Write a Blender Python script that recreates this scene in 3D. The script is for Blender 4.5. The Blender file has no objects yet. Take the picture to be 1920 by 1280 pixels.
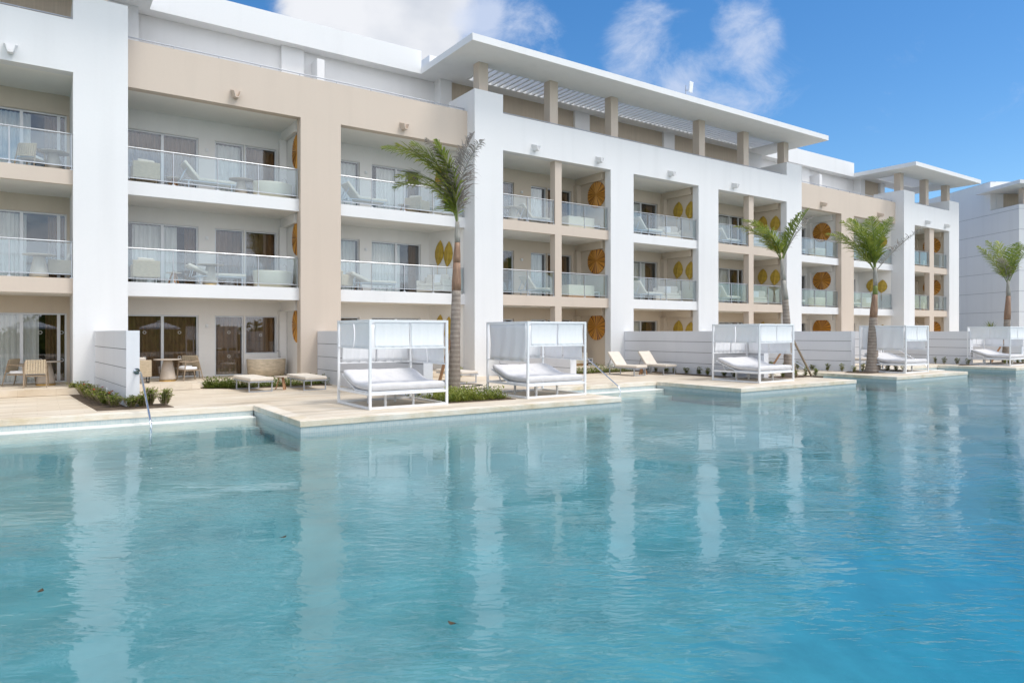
import bpy, math, random
from mathutils import Vector, Matrix
R = math.radians
random.seed(7)
scene = bpy.context.scene
col = scene.collection

# ------------------------------------------------------------------ camera
# world: X runs along the hotel front (away to the right), Y goes into the hotel, Z up; z=0 about the ground-floor level
cam_d = bpy.data.cameras.new('camera'); cam = bpy.data.objects.new('camera', cam_d); col.objects.link(cam)
cam.location = (0, 0, 1.69)
cam.rotation_euler = (R(90), 0, -math.atan2(.5690, .8224))
cam_d.sensor_width = 36; cam_d.lens = 36 * 1287 / 1920
cam_d.shift_y = -18 / 1920
cam_d.clip_start = .1; cam_d.clip_end = 3000
scene.camera = cam

# ------------------------------------------------------------------ world: sky and clouds
SUN = Vector((.29, -.36, .89)).normalized()
EL = math.asin(SUN.z); AZ = math.atan2(SUN.x, SUN.y)
world = bpy.data.worlds.new('World'); scene.world = world; world.use_nodes = True
nt = world.node_tree; nt.nodes.clear()
def N(t, tree=None, **kw):
    n = (tree or nt).nodes.new(t)
    for k, v in kw.items():
        if k.startswith('i_'):
            n.inputs[k[2:].replace('_', ' ')].default_value = v
        else: setattr(n, k, v)
    return n
def math_node(tree, op, a, b=None, c=None, clamp=False):
    n = tree.nodes.new('ShaderNodeMath'); n.operation = op; n.use_clamp = clamp
    for i, x in enumerate((a, b, c)):
        if x is None: continue
        if isinstance(x, (int, float)): n.inputs[i].default_value = x
        else: tree.links.new(x, n.inputs[i])
    return n.outputs[0]
sky = N('ShaderNodeTexSky'); sky.sky_type = 'NISHITA'; sky.sun_disc = False
sky.sun_elevation = EL; sky.sun_rotation = AZ; sky.air_density = 1.0; sky.dust_density = .4; sky.ozone_density = 3.0
hs = N('ShaderNodeHueSaturation'); hs.inputs['Saturation'].default_value = 1.30; hs.inputs['Value'].default_value = .86; nt.links.new(sky.outputs[0], hs.inputs['Color'])
tc = N('ShaderNodeTexCoord')
def pix_dir(x, y):
    a = (x - 960) / 1287; b = (622 - y) / 1287
    return Vector((a * .8223 + .5690, -a * .5687 + .8224, b)).normalized()
mp = N('ShaderNodeMapping'); mp.inputs['Scale'].default_value = (1, 1, 1.5)
nt.links.new(tc.outputs['Generated'], mp.inputs[0])
n1 = N('ShaderNodeTexNoise'); n1.inputs['Scale'].default_value = 5.2; n1.inputs['Detail'].default_value = 9
n1.inputs['Roughness'].default_value = .62; n1.inputs['Distortion'].default_value = .35
nt.links.new(mp.outputs[0], n1.inputs['Vector'])
def blob(d, r_in, r_out, amp):
    v = N('ShaderNodeVectorMath'); v.operation = 'DOT_PRODUCT'
    nt.links.new(tc.outputs['Generated'], v.inputs[0]); v.inputs[1].default_value = d
    m = N('ShaderNodeMapRange'); m.interpolation_type = 'SMOOTHSTEP'
    m.inputs['From Min'].default_value = math.cos(R(r_out)); m.inputs['From Max'].default_value = math.cos(R(r_in))
    m.inputs['To Min'].default_value = 0; m.inputs['To Max'].default_value = amp
    nt.links.new(v.outputs['Value'], m.inputs['Value']); return m.outputs[0]
bias = blob(pix_dir(710, 15), 3, 9.5, .42)
for b in [blob(pix_dir(560, -420), 6, 24, .26), blob(pix_dir(470, 20), 1, 6, -.2), blob(pix_dir(940, 30), 1, 5, -.15), blob(pix_dir(1400, 60), 6, 16, -.1),
          blob(Vector((-.1, -.9, .40)).normalized(), 25, 88, .36), blob(Vector((.0, -.2, 1)).normalized(), 10, 60, .16)]:  # cloud cover behind the camera is thickened to throw more fill into the balconies
    bias = math_node(nt, 'ADD', bias, b)
dens = math_node(nt, 'ADD', n1.outputs[0], bias)
dm = N('ShaderNodeMapRange'); dm.interpolation_type = 'SMOOTHSTEP'
dm.inputs['From Min'].default_value = .63; dm.inputs['From Max'].default_value = .86
nt.links.new(dens, dm.inputs['Value'])
n2 = N('ShaderNodeTexNoise'); n2.inputs['Scale'].default_value = 7; n2.inputs['Detail'].default_value = 5
nt.links.new(mp.outputs[0], n2.inputs['Vector'])
cr = N('ShaderNodeValToRGB'); nt.links.new(n2.outputs[0], cr.inputs[0])
cr.color_ramp.elements[0].position = .3; cr.color_ramp.elements[0].color = (.66, .71, .80, 1)
cr.color_ramp.elements[1].position = .6; cr.color_ramp.elements[1].color = (.93, .95, 1, 1)
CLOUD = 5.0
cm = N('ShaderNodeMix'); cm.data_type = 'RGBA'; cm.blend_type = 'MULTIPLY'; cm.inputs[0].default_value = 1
nt.links.new(cr.outputs[0], cm.inputs[6]); ck = math_node(nt, 'ADD', blob(Vector((.1, -.95, .30)).normalized(), 15, 80, CLOUD*1.15), CLOUD); nt.links.new(ck, cm.inputs[7])   # brightness added to the unseen cloud behind the camera, fill for the shaded balconies
mx = N('ShaderNodeMix'); mx.data_type = 'RGBA'
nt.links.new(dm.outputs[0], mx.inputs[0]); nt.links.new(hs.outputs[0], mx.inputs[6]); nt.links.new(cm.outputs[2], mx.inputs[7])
n3 = N('ShaderNodeTexNoise'); n3.inputs['Scale'].default_value = 9; n3.inputs['Detail'].default_value = 10; n3.inputs['Roughness'].default_value = .66; n3.inputs['Distortion'].default_value = .5
nt.links.new(mp.outputs[0], n3.inputs['Vector'])
wb = None       # thin wisps over the roof
for b in [blob(pix_dir(1215, 120), 1, 5.2, .24), blob(pix_dir(1190, 40), .5, 3, .14), blob(pix_dir(1310, 170), .5, 3.6, .20), blob(pix_dir(1405, 60), .3, 3.4, .34), blob(pix_dir(1450, 190), .5, 4, .18), blob(pix_dir(965, 70), 1, 5, .26), blob(pix_dir(890, 30), .5, 2.6, .3)]:
    wb = b if wb is None else math_node(nt, 'ADD', wb, b)
wm = N('ShaderNodeMapRange'); wm.interpolation_type = 'SMOOTHSTEP'; wm.inputs['From Min'].default_value = .57; wm.inputs['From Max'].default_value = 1.04; wm.inputs['To Max'].default_value = .80
nt.links.new(math_node(nt, 'ADD', n3.outputs[0], wb), wm.inputs['Value'])
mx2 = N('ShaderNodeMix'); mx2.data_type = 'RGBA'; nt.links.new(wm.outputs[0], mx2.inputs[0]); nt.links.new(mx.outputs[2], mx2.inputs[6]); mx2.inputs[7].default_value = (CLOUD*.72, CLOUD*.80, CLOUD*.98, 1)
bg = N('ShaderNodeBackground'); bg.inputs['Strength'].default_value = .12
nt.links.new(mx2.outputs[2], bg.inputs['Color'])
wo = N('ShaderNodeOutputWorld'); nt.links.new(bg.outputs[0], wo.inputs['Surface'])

# ------------------------------------------------------------------ sun (through thin cloud) and exposure
sd = bpy.data.lights.new('sun', 'SUN'); so = bpy.data.objects.new('sun', sd); col.objects.link(so)
sd.energy = 1.5; sd.angle = R(18); sd.color = (1, .95, .88)
so.rotation_euler = SUN.to_track_quat('Z', 'Y').to_euler(); so.location = (0, -30, 60)
scene.view_settings.view_transform = 'Standard'; scene.view_settings.look = 'None'
scene.view_settings.exposure = .66; scene.view_settings.gamma = 1
scene.render.engine = 'CYCLES'
scene.cycles.max_bounces = 10; scene.cycles.transparent_max_bounces = 24
scene.cycles.caustics_reflective = False; scene.cycles.caustics_refractive = False
scene.cycles.use_denoising = True

# ------------------------------------------------------------------ helpers
class MB:
    def __init__(s): s.v = []; s.f = []; s.m = []
    def quad(s, a, b, c, d, mi=0):
        i = len(s.v); s.v += [tuple(a), tuple(b), tuple(c), tuple(d)]; s.f.append((i, i+1, i+2, i+3)); s.m.append(mi)
    def tri(s, a, b, c, mi=0):
        i = len(s.v); s.v += [tuple(a), tuple(b), tuple(c)]; s.f.append((i, i+1, i+2)); s.m.append(mi)
    def hexa(s, p, mi=0):      # 8 points: bottom 4 ccw, top 4 ccw
        i = len(s.v); s.v += [tuple(q) for q in p]
        for f in ((3, 2, 1, 0), (4, 5, 6, 7), (0, 1, 5, 4), (1, 2, 6, 5), (2, 3, 7, 6), (3, 0, 4, 7)):
            s.f.append(tuple(i+k for k in f)); s.m.append(mi)
    def box(s, x0, x1, y0, y1, z0, z1, mi=0):
        s.hexa([(x0, y0, z0), (x1, y0, z0), (x1, y1, z0), (x0, y1, z0), (x0, y0, z1), (x1, y0, z1), (x1, y1, z1), (x0, y1, z1)], mi)
    def foot(s, pts, z0, z1, mi=0):       # prism over a ccw outline
        n = len(pts); i = len(s.v)
        s.v += [(p[0], p[1], z0) for p in pts] + [(p[0], p[1], z1) for p in pts]
        s.f.append(tuple(i+k for k in reversed(range(n)))); s.m.append(mi)
        s.f.append(tuple(i+n+k for k in range(n))); s.m.append(mi)
        for k in range(n):
            j = (k+1) % n; s.f.append((i+k, i+j, i+n+j, i+n+k)); s.m.append(mi)
    def bar(s, a, b, w, h, mi=0, up=(0, 0, 1)):   # rectangular bar between two points
        a = Vector(a); b = Vector(b); d = (b-a).normalized(); u = Vector(up)
        if abs(d.dot(u)) > .98: u = Vector((0, 1, 0))
        x = d.cross(u).normalized() * w/2; y = x.cross(d).normalized() * h/2
        s.hexa([a-x-y, a+x-y, a+x+y, a-x+y, b-x-y, b+x-y, b+x+y, b-x+y], mi)
    def tube(s, pts, rad, n=8, mi=0, cap=True):
        pts = [Vector(p) for p in pts]; rings = []
        if not isinstance(rad, (list, tuple)): rad = [rad]*len(pts)
        ref = Vector((.31, .17, .93))
        for k, p in enumerate(pts):
            d = (pts[min(k+1, len(pts)-1)] - pts[max(k-1, 0)]).normalized()
            x = d.cross(ref)
            if x.length < .05: x = d.cross(Vector((1, 0, 0)))
            x.normalize(); y = d.cross(x)
            i = len(s.v)
            for j in range(n):
                a = 2*math.pi*j/n; s.v.append(tuple(p + (x*math.cos(a) + y*math.sin(a))*rad[k]))
            rings.append(i)
        for k in range(len(rings)-1):
            for j in range(n):
                jj = (j+1) % n; s.f.append((rings[k]+j, rings[k]+jj, rings[k+1]+jj, rings[k+1]+j)); s.m.append(mi)
        if cap:
            s.f.append(tuple(rings[0]+j for j in reversed(range(n)))); s.m.append(mi)
            s.f.append(tuple(rings[-1]+j for j in range(n))); s.m.append(mi)
    def lathe(s, prof, n=24, c=(0, 0), sx=1, sy=1, mi=0):   # profile of (r, z)
        rings = []
        for r, z in prof:
            i = len(s.v); rings.append(i)
            for j in range(n):
                a = 2*math.pi*j/n; s.v.append((c[0]+r*sx*math.cos(a), c[1]+r*sy*math.sin(a), z))
        for k in range(len(rings)-1):
            for j in range(n):
                jj = (j+1) % n; s.f.append((rings[k]+j, rings[k]+jj, rings[k+1]+jj, rings[k+1]+j)); s.m.append(mi)
        s.f.append(tuple(rings[0]+j for j in reversed(range(n)))); s.m.append(mi)
        s.f.append(tuple(rings[-1]+j for j in range(n))); s.m.append(mi)
    def grid(s, fn, nu, nv, mi=0):
        i = len(s.v)
        for a in range(nu+1):
            for b in range(nv+1): s.v.append(tuple(fn(a/nu, b/nv)))
        for a in range(nu):
            for b in range(nv):
                s.f.append((i+a*(nv+1)+b, i+(a+1)*(nv+1)+b, i+(a+1)*(nv+1)+b+1, i+a*(nv+1)+b+1)); s.m.append(mi)
    def build(s, name, mats, parent=None, smooth=False, bevel=0, seg=2, autosmooth=False):
        me = bpy.data.meshes.new(name); me.from_pydata(s.v, [], s.f)
        for m in (mats if isinstance(mats, (list, tuple)) else [mats]): me.materials.append(m)
        if any(s.m): me.polygons.foreach_set('material_index', s.m)
        if smooth: me.polygons.foreach_set('use_smooth', [True]*len(s.f))
        me.update()
        o = bpy.data.objects.new(name, me); col.objects.link(o)
        if parent: o.parent = parent
        if bevel:
            b = o.modifiers.new('bevel', 'BEVEL'); b.width = bevel; b.segments = seg; b.limit_method = 'ANGLE'; b.angle_limit = R(40)
        return o
def tag(o, label, cat, group=None):
    o['label'] = label; o['category'] = cat
    if group: o['group'] = group
    return o
def struct(o, kind='structure'): o['kind'] = kind; return o
def empty(name, loc=(0, 0, 0), rz=0):
    o = bpy.data.objects.new(name, None); col.objects.link(o); o.location = loc; o.rotation_euler = (0, 0, rz)
    o.empty_display_size = .2; return o
KIDS = {}
def kids(o): return [c for c in bpy.data.objects if c.parent == o]
def copy_tree(o, parent=None):
    c = o.copy(); col.objects.link(c)
    if parent: c.parent = parent
    for k in KIDS.setdefault(o.name, kids(o)): copy_tree(k, c)
    return c

# ------------------------------------------------------------------ materials
def mat(name, color, rough=.6, metal=0, noise=None, bump=None, spec=.5):
    """noise=(scale, low multiplier, high multiplier[, stretch]); bump=(scale, strength)"""
    m = bpy.data.materials.new(name); m.use_nodes = True; t = m.node_tree; p = t.nodes['Principled BSDF']
    p.inputs['Base Color'].default_value = (*color, 1); p.inputs['Roughness'].default_value = rough; p.inputs['Metallic'].default_value = metal
    p.inputs['Specular IOR Level'].default_value = spec
    tcn = t.nodes.new('ShaderNodeTexCoord')
    if noise:
        mpn = t.nodes.new('ShaderNodeMapping'); mpn.inputs['Scale'].default_value = noise[3] if len(noise) > 3 else (1, 1, 1)
        t.links.new(tcn.outputs['Object'], mpn.inputs[0])
        nz = t.nodes.new('ShaderNodeTexNoise'); nz.inputs['Scale'].default_value = noise[0]; nz.inputs['Detail'].default_value = 6; nz.inputs['Roughness'].default_value = .62
        t.links.new(mpn.outputs[0], nz.inputs['Vector'])
        r = t.nodes.new('ShaderNodeValToRGB'); r.color_ramp.elements[0].position = .32; r.color_ramp.elements[1].position = .68
        r.color_ramp.elements[0].color = (*[min(1, c*noise[1]) for c in color], 1); r.color_ramp.elements[1].color = (*[min(1, c*noise[2]) for c in color], 1)
        t.links.new(nz.outputs[0], r.inputs[0]); t.links.new(r.outputs[0], p.inputs['Base Color'])
    if bump:
        nb = t.nodes.new('ShaderNodeTexNoise'); nb.inputs['Scale'].default_value = bump[0]; nb.inputs['Detail'].default_value = 4
        t.links.new(tcn.outputs['Object'], nb.inputs['Vector'])
        b = t.nodes.new('ShaderNodeBump'); b.inputs['Strength'].default_value = bump[1]; b.inputs['Distance'].default_value = .02
        t.links.new(nb.outputs[0], b.inputs['Height']); t.links.new(b.outputs[0], p.inputs['Normal'])
    return m
def stained(name, color, stain=.945):
    """painted render: faint blotches, faint vertical rain streaks, fine grain"""
    m = mat(name, color, .75, bump=(60, .12)); t = m.node_tree; p = t.nodes['Principled BSDF']
    tcn = t.nodes.new('ShaderNodeTexCoord')
    def nz(sc, stretch, lo, hi, a, b):
        mpn = t.nodes.new('ShaderNodeMapping'); mpn.inputs['Scale'].default_value = stretch; t.links.new(tcn.outputs['Object'], mpn.inputs[0])
        n = t.nodes.new('ShaderNodeTexNoise'); n.inputs['Scale'].default_value = sc; n.inputs['Detail'].default_value = 5; t.links.new(mpn.outputs[0], n.inputs['Vector'])
        r = t.nodes.new('ShaderNodeMapRange'); r.inputs['From Min'].default_value = lo; r.inputs['From Max'].default_value = hi
        r.inputs['To Min'].default_value = a; r.inputs['To Max'].default_value = b; t.links.new(n.outputs[0], r.inputs['Value']); return r.outputs[0]
    k = math_node(t, 'MULTIPLY', nz(.35, (1, 1, 1), .3, .7, stain + .02, 1), nz(1.7, (1, 1, .05), .52, .80, 1, stain))
    k = math_node(t, 'MULTIPLY', k, nz(14, (1, 1, 1), .3, .7, .985, 1))
    c = t.nodes.new('ShaderNodeMix'); c.data_type = 'RGBA'; c.blend_type = 'MULTIPLY'; c.inputs[0].default_value = 1
    c.inputs[6].default_value = (*color, 1); t.links.new(k, c.inputs[7]); t.links.new(c.outputs[2], p.inputs['Base Color'])
    return m
def glass(name, tint, base, rough=0.0, ior=1.5):
    m = bpy.data.materials.new(name); m.use_nodes = True; t = m.node_tree; t.nodes.clear()
    tr = t.nodes.new('ShaderNodeBsdfTransparent'); tr.inputs[0].default_value = (*tint, 1)
    gl = t.nodes.new('ShaderNodeBsdfGlossy'); gl.inputs['Roughness'].default_value = rough; gl.inputs[0].default_value = (.95, .97, 1, 1)
    fr = t.nodes.new('ShaderNodeFresnel'); geo = t.nodes.new('ShaderNodeNewGeometry'); t.links.new(math_node(t, 'MULTIPLY_ADD', geo.outputs['Backfacing'], 1/ior - ior, ior), fr.inputs[0])
    f = math_node(t, 'ADD', fr.outputs[0], base, clamp=True)
    mxs = t.nodes.new('ShaderNodeMixShader'); t.links.new(f, mxs.inputs[0]); t.links.new(tr.outputs[0], mxs.inputs[1]); t.links.new(gl.outputs[0], mxs.inputs[2])
    o = t.nodes.new('ShaderNodeOutputMaterial'); t.links.new(mxs.outputs[0], o.inputs['Surface']); return m
WHITE = stained('white_render', (.775, .78, .785))
TAN = stained('tan_render', (.62, .53, .445))
BEIGE = stained('beige_render', (.68, .59, .48))
OFFWHITE = stained('offwhite_render', (.85, .83, .80), .95)
SOFFIT = stained('soffit_paint', (.85, .83, .785), .96)
PANEL = stained('wall_panel', (.76, .77, .80))
GROOVE = mat('groove', (.10, .10, .11), .9)
JOINT = mat('wall_joint', (.34, .35, .37), .9)
BLIND = mat('blind_cloth', (.50, .43, .34), .8, noise=(3, .88, 1.05, (8, 8, .2)))
ALU = mat('aluminium', (.66, .67, .68), .4, .3)
STEEL = mat('steel', (.52, .54, .57), .38, .8)
CHROME = mat('chrome', (.8, .82, .85), .08, 1)
POWDER = mat('white_metal', (.84, .85, .86), .35)
GREYM = mat('grey_metal', (.42, .45, .50), .4, .3)
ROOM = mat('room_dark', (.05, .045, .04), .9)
BROWN_CURT = mat('brown_curtain', (.20, .115, .055), .85, noise=(2, .7, 1.2, (6, 6, .3)))
SHEER = mat('sheer_curtain', (.78, .79, .76), .85, noise=(2, .85, 1.05, (6, 6, .3)))
WINGLASS = glass('window_glass', (.96, .97, .97), .02)
RAILGLASS = glass('rail_glass', (.885, .935, .945), .04)
MARK = mat('marker_ring', (.75, .76, .74), .5)
CREAM = mat('cream_cushion', (.70, .635, .55), .85, noise=(6, .94, 1.04), bump=(90, .2))
MATTR = mat('mattress_cover', (.67, .66, .665), .75, noise=(4, .94, 1.05), bump=(7, .9))
DEADLEAF = mat('dead_leaf', (.07, .045, .02), .7)
FABRIC = mat('white_fabric', (.86, .86, .87), .8, bump=(120, .1))
WOVEN = mat('woven_cord', (.52, .42, .29), .8, noise=(12, .8, 1.15, (1, 1, 6)), bump=(60, .5))
TEAK = mat('teak', (.36, .19, .09), .5, noise=(6, .7, 1.2, (8, 8, 1)))
ASH = mat('weathered_wood', (.34, .26, .18), .7, noise=(6, .75, 1.2, (8, 8, 1)))
CONCR = mat('concrete_table', (.50, .43, .36), .6, noise=(5, .9, 1.06))
BRASS = mat('brass', (.70, .46, .16), .25, 1)
TUBM = mat('bath_stone', (.66, .60, .48), .35, noise=(3, .93, 1.04))
TUBSTONE = mat('travertine_cladding', (.55, .46, .34), .6, noise=(5, .75, 1.15, (1, 1, 3)), bump=(30, .3))
BLACKM = mat('black_metal', (.02, .02, .02), .4)
GOLD = mat('gold_leaf_metal', (.50, .34, .05), .42, .15, noise=(5, .75, 1.25))
PALMBARK = None
SOIL = mat('soil', (.10, .07, .045), .95, noise=(9, .6, 1.4), bump=(30, .8))
def leafmat(name, a, b, rough=.5):
    m = mat(name, a, rough); t = m.node_tree; p = t.nodes['Principled BSDF']
    g = t.nodes.new('ShaderNodeObjectInfo'); tcn = t.nodes.new('ShaderNodeTexCoord')
    n = t.nodes.new('ShaderNodeTexNoise'); n.inputs['Scale'].default_value = 5; t.links.new(tcn.outputs['Object'], n.inputs['Vector'])
    r = t.nodes.new('ShaderNodeValToRGB'); r.color_ramp.elements[0].color = (*a, 1); r.color_ramp.elements[1].color = (*b, 1)
    r.color_ramp.elements[0].position = .35; r.color_ramp.elements[1].position = .65
    t.links.new(n.outputs[0], r.inputs[0]); t.links.new(r.outputs[0], p.inputs['Base Color'])
    tl = t.nodes.new('ShaderNodeBsdfTranslucent'); t.links.new(r.outputs[0], tl.inputs[0])
    ms = t.nodes.new('ShaderNodeMixShader'); ms.inputs[0].default_value = .4
    o = t.nodes['Material Output']; t.links.new(p.outputs[0], ms.inputs[1]); t.links.new(tl.outputs[0], ms.inputs[2]); t.links.new(ms.outputs[0], o.inputs['Surface'])
    return m
FROND = leafmat('palm_leaf', (.17, .24, .036), (.36, .40, .075))
FRONDY = leafmat('palm_leaf_yellowing', (.20, .24, .03), (.36, .34, .05))
DRY = leafmat('palm_leaf_dry', (.24, .20, .175), (.42, .38, .34))
SHRUB = leafmat('shrub_leaf', (.15, .21, .035), (.34, .36, .07))
SHRUBD = leafmat('shrub_leaf_dark', (.10, .15, .026), (.23, .27, .055))
FLOWER = mat('red_flower', (.65, .06, .03), .5)
def trunk_mat():
    m = mat('palm_trunk', (.30, .25, .21), .85, bump=(25, .6)); t = m.node_tree; p = t.nodes['Principled BSDF']
    tcn = t.nodes.new('ShaderNodeTexCoord'); mpn = t.nodes.new('ShaderNodeMapping'); mpn.inputs['Scale'].default_value = (.35, .35, 1)
    t.links.new(tcn.outputs['Object'], mpn.inputs[0])
    w = t.nodes.new('ShaderNodeTexWave'); w.bands_direction = 'Z'; w.inputs['Scale'].default_value = 2.3; w.inputs['Distortion'].default_value = 1.4; w.inputs['Detail'].default_value = 3; w.inputs['Detail Scale'].default_value = 2
    t.links.new(mpn.outputs[0], w.inputs[0])
    r = t.nodes.new('ShaderNodeValToRGB'); e = r.color_ramp.elements
    e[0].position = 0; e[0].color = (.42, .37, .31, 1); e[1].position = .10; e[1].color = (.27, .22, .18, 1)
    x = e.new(.55); x.color = (.33, .28, .235, 1); x = e.new(1); x.color = (.25, .20, .165, 1)
    n = t.nodes.new('ShaderNodeTexNoise'); n.inputs['Scale'].default_value = 6; n.inputs['Detail'].default_value = 5; t.links.new(tcn.outputs['Object'], n.inputs['Vector'])
    mxx = t.nodes.new('ShaderNodeMix'); mxx.data_type = 'RGBA'; mxx.blend_type = 'OVERLAY'; mxx.inputs[0].default_value = .5
    t.links.new(w.outputs[0], r.inputs[0]); t.links.new(r.outputs[0], mxx.inputs[6]); t.links.new(n.outputs[0], mxx.inputs[7]); t.links.new(mxx.outputs[2], p.inputs['Base Color'])
    return m
TRUNK = trunk_mat()
SHEATH = mat('palm_sheath', (.29, .175, .11), .6, noise=(4, .6, 1.35, (5, 5, .5)))
SHAFT = mat('palm_crownshaft', (.16, .20, .045), .45, noise=(4, .7, 1.3, (5, 5, .6)))
SHAFTGREY = mat('palm_crownshaft_grey', (.33, .31, .27), .6, noise=(4, .6, 1.3, (6, 6, .5)))
def stone_mat(name, base, dark, light, sx, joints=True):
    m = mat(name, base, .6, bump=(40, .25)); t = m.node_tree; p = t.nodes['Principled BSDF']
    tcn = t.nodes.new('ShaderNodeTexCoord')
    def nz(sc, st, det=7):
        mpn = t.nodes.new('ShaderNodeMapping'); mpn.inputs['Scale'].default_value = st; t.links.new(tcn.outputs['Object'], mpn.inputs[0])
        n = t.nodes.new('ShaderNodeTexNoise'); n.inputs['Scale'].default_value = sc; n.inputs['Detail'].default_value = det; n.inputs['Roughness'].default_value = .65; t.links.new(mpn.outputs[0], n.inputs['Vector']); return n.outputs[0]
    r = t.nodes.new('ShaderNodeValToRGB'); e = r.color_ramp.elements
    e[0].position = .30; e[0].color = (*dark, 1); e[1].position = .70; e[1].color = (*light, 1); x = e.new(.5); x.color = (*base, 1)
    t.links.new(nz(1.1, sx), r.inputs[0])
    r2 = t.nodes.new('ShaderNodeMapRange'); r2.inputs['From Min'].default_value = .52; r2.inputs['From Max'].default_value = .80; r2.inputs['To Min'].default_value = 1; r2.inputs['To Max'].default_value = .55
    t.links.new(nz(.8, (.45, 1.9, 1), 10), r2.inputs['Value'])
    k = r2.outputs[0]
    r3 = t.nodes.new('ShaderNodeMapRange'); r3.inputs['From Min'].default_value = .68; r3.inputs['From Max'].default_value = .72; r3.inputs['To Min'].default_value = 1; r3.inputs['To Max'].default_value = .72
    t.links.new(nz(22, sx, 2), r3.inputs['Value']); k = math_node(t, 'MULTIPLY', k, r3.outputs[0])
    if joints:
        b = t.nodes.new('ShaderNodeTexBrick'); b.inputs['Scale'].default_value = 1; b.inputs['Brick Width'].default_value = .9; b.inputs['Row Height'].default_value = .45
        b.inputs['Mortar Size'].default_value = .006; b.inputs['Color1'].default_value = (1, 1, 1, 1); b.inputs['Color2'].default_value = (.95, .94, .92, 1); b.inputs['Mortar'].default_value = (.82, .79, .74, 1)
        t.links.new(tcn.outputs['Object'], b.inputs['Vector'])
        c0 = t.nodes.new('ShaderNodeMix'); c0.data_type = 'RGBA'; c0.blend_type = 'MULTIPLY'; c0.inputs[0].default_value = 1
        t.links.new(r.outputs[0], c0.inputs[6]); t.links.new(b.outputs[0], c0.inputs[7]); colr = c0.outputs[2]
    else: colr = r.outputs[0]
    c = t.nodes.new('ShaderNodeMix'); c.data_type = 'RGBA'; c.blend_type = 'MULTIPLY'; c.inputs[0].default_value = 1
    t.links.new(colr, c.inputs[6]); t.links.new(k, c.inputs[7]); t.links.new(c.outputs[2], p.inputs['Base Color'])
    return m
DECK = stone_mat('travertine_paving', (.70, .61, .49), (.56, .45, .32), (.78, .71, .61), (.5, 3.2, 1))
COPING = stone_mat('travertine_coping', (.76, .68, .56), (.64, .53, .36), (.82, .77, .69), (1.2, 1.2, 2), joints=False)
def tile_mat():
    m = mat('pool_tile_band', (.6, .7, .72), .25); t = m.node_tree; p = t.nodes['Principled BSDF']
    g = t.nodes.new('ShaderNodeTexCoord'); s = t.nodes.new('ShaderNodeSeparateXYZ'); t.links.new(g.outputs['Object'], s.inputs[0])
    a = math_node(t, 'ADD', s.outputs[0], s.outputs[1]); c = t.nodes.new('ShaderNodeCombineXYZ'); t.links.new(a, c.inputs[0]); t.links.new(s.outputs[2], c.inputs[1])
    b = t.nodes.new('ShaderNodeTexBrick'); b.offset = 0; b.inputs['Scale'].default_value = 1; b.inputs['Brick Width'].default_value = .05; b.inputs['Row Height'].default_value = .05; b.inputs['Mortar Size'].default_value = .0035
    b.inputs['Color1'].default_value = (.50, .57, .57, 1); b.inputs['Color2'].default_value = (.40, .50, .52, 1); b.inputs['Mortar'].default_value = (.58, .60, .58, 1)
    t.links.new(c.outputs[0], b.inputs['Vector']); t.links.new(b.outputs[0], p.inputs['Base Color']); return m
TILE = tile_mat()
PLASTER = mat('pool_plaster', (.205, .35, .335), .7, noise=(.9, .82, 1.12))
WALLP = mat('pool_wall_plaster', (.38, .54, .535), .7, noise=(2, .92, 1.05)); STEPU = mat('pool_wet_step', (.44, .55, .53), .7, noise=(3, .92, 1.06))
STEPM = mat('pool_step_plaster', (.74, .75, .70), .6, noise=(3, .95, 1.03))
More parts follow.
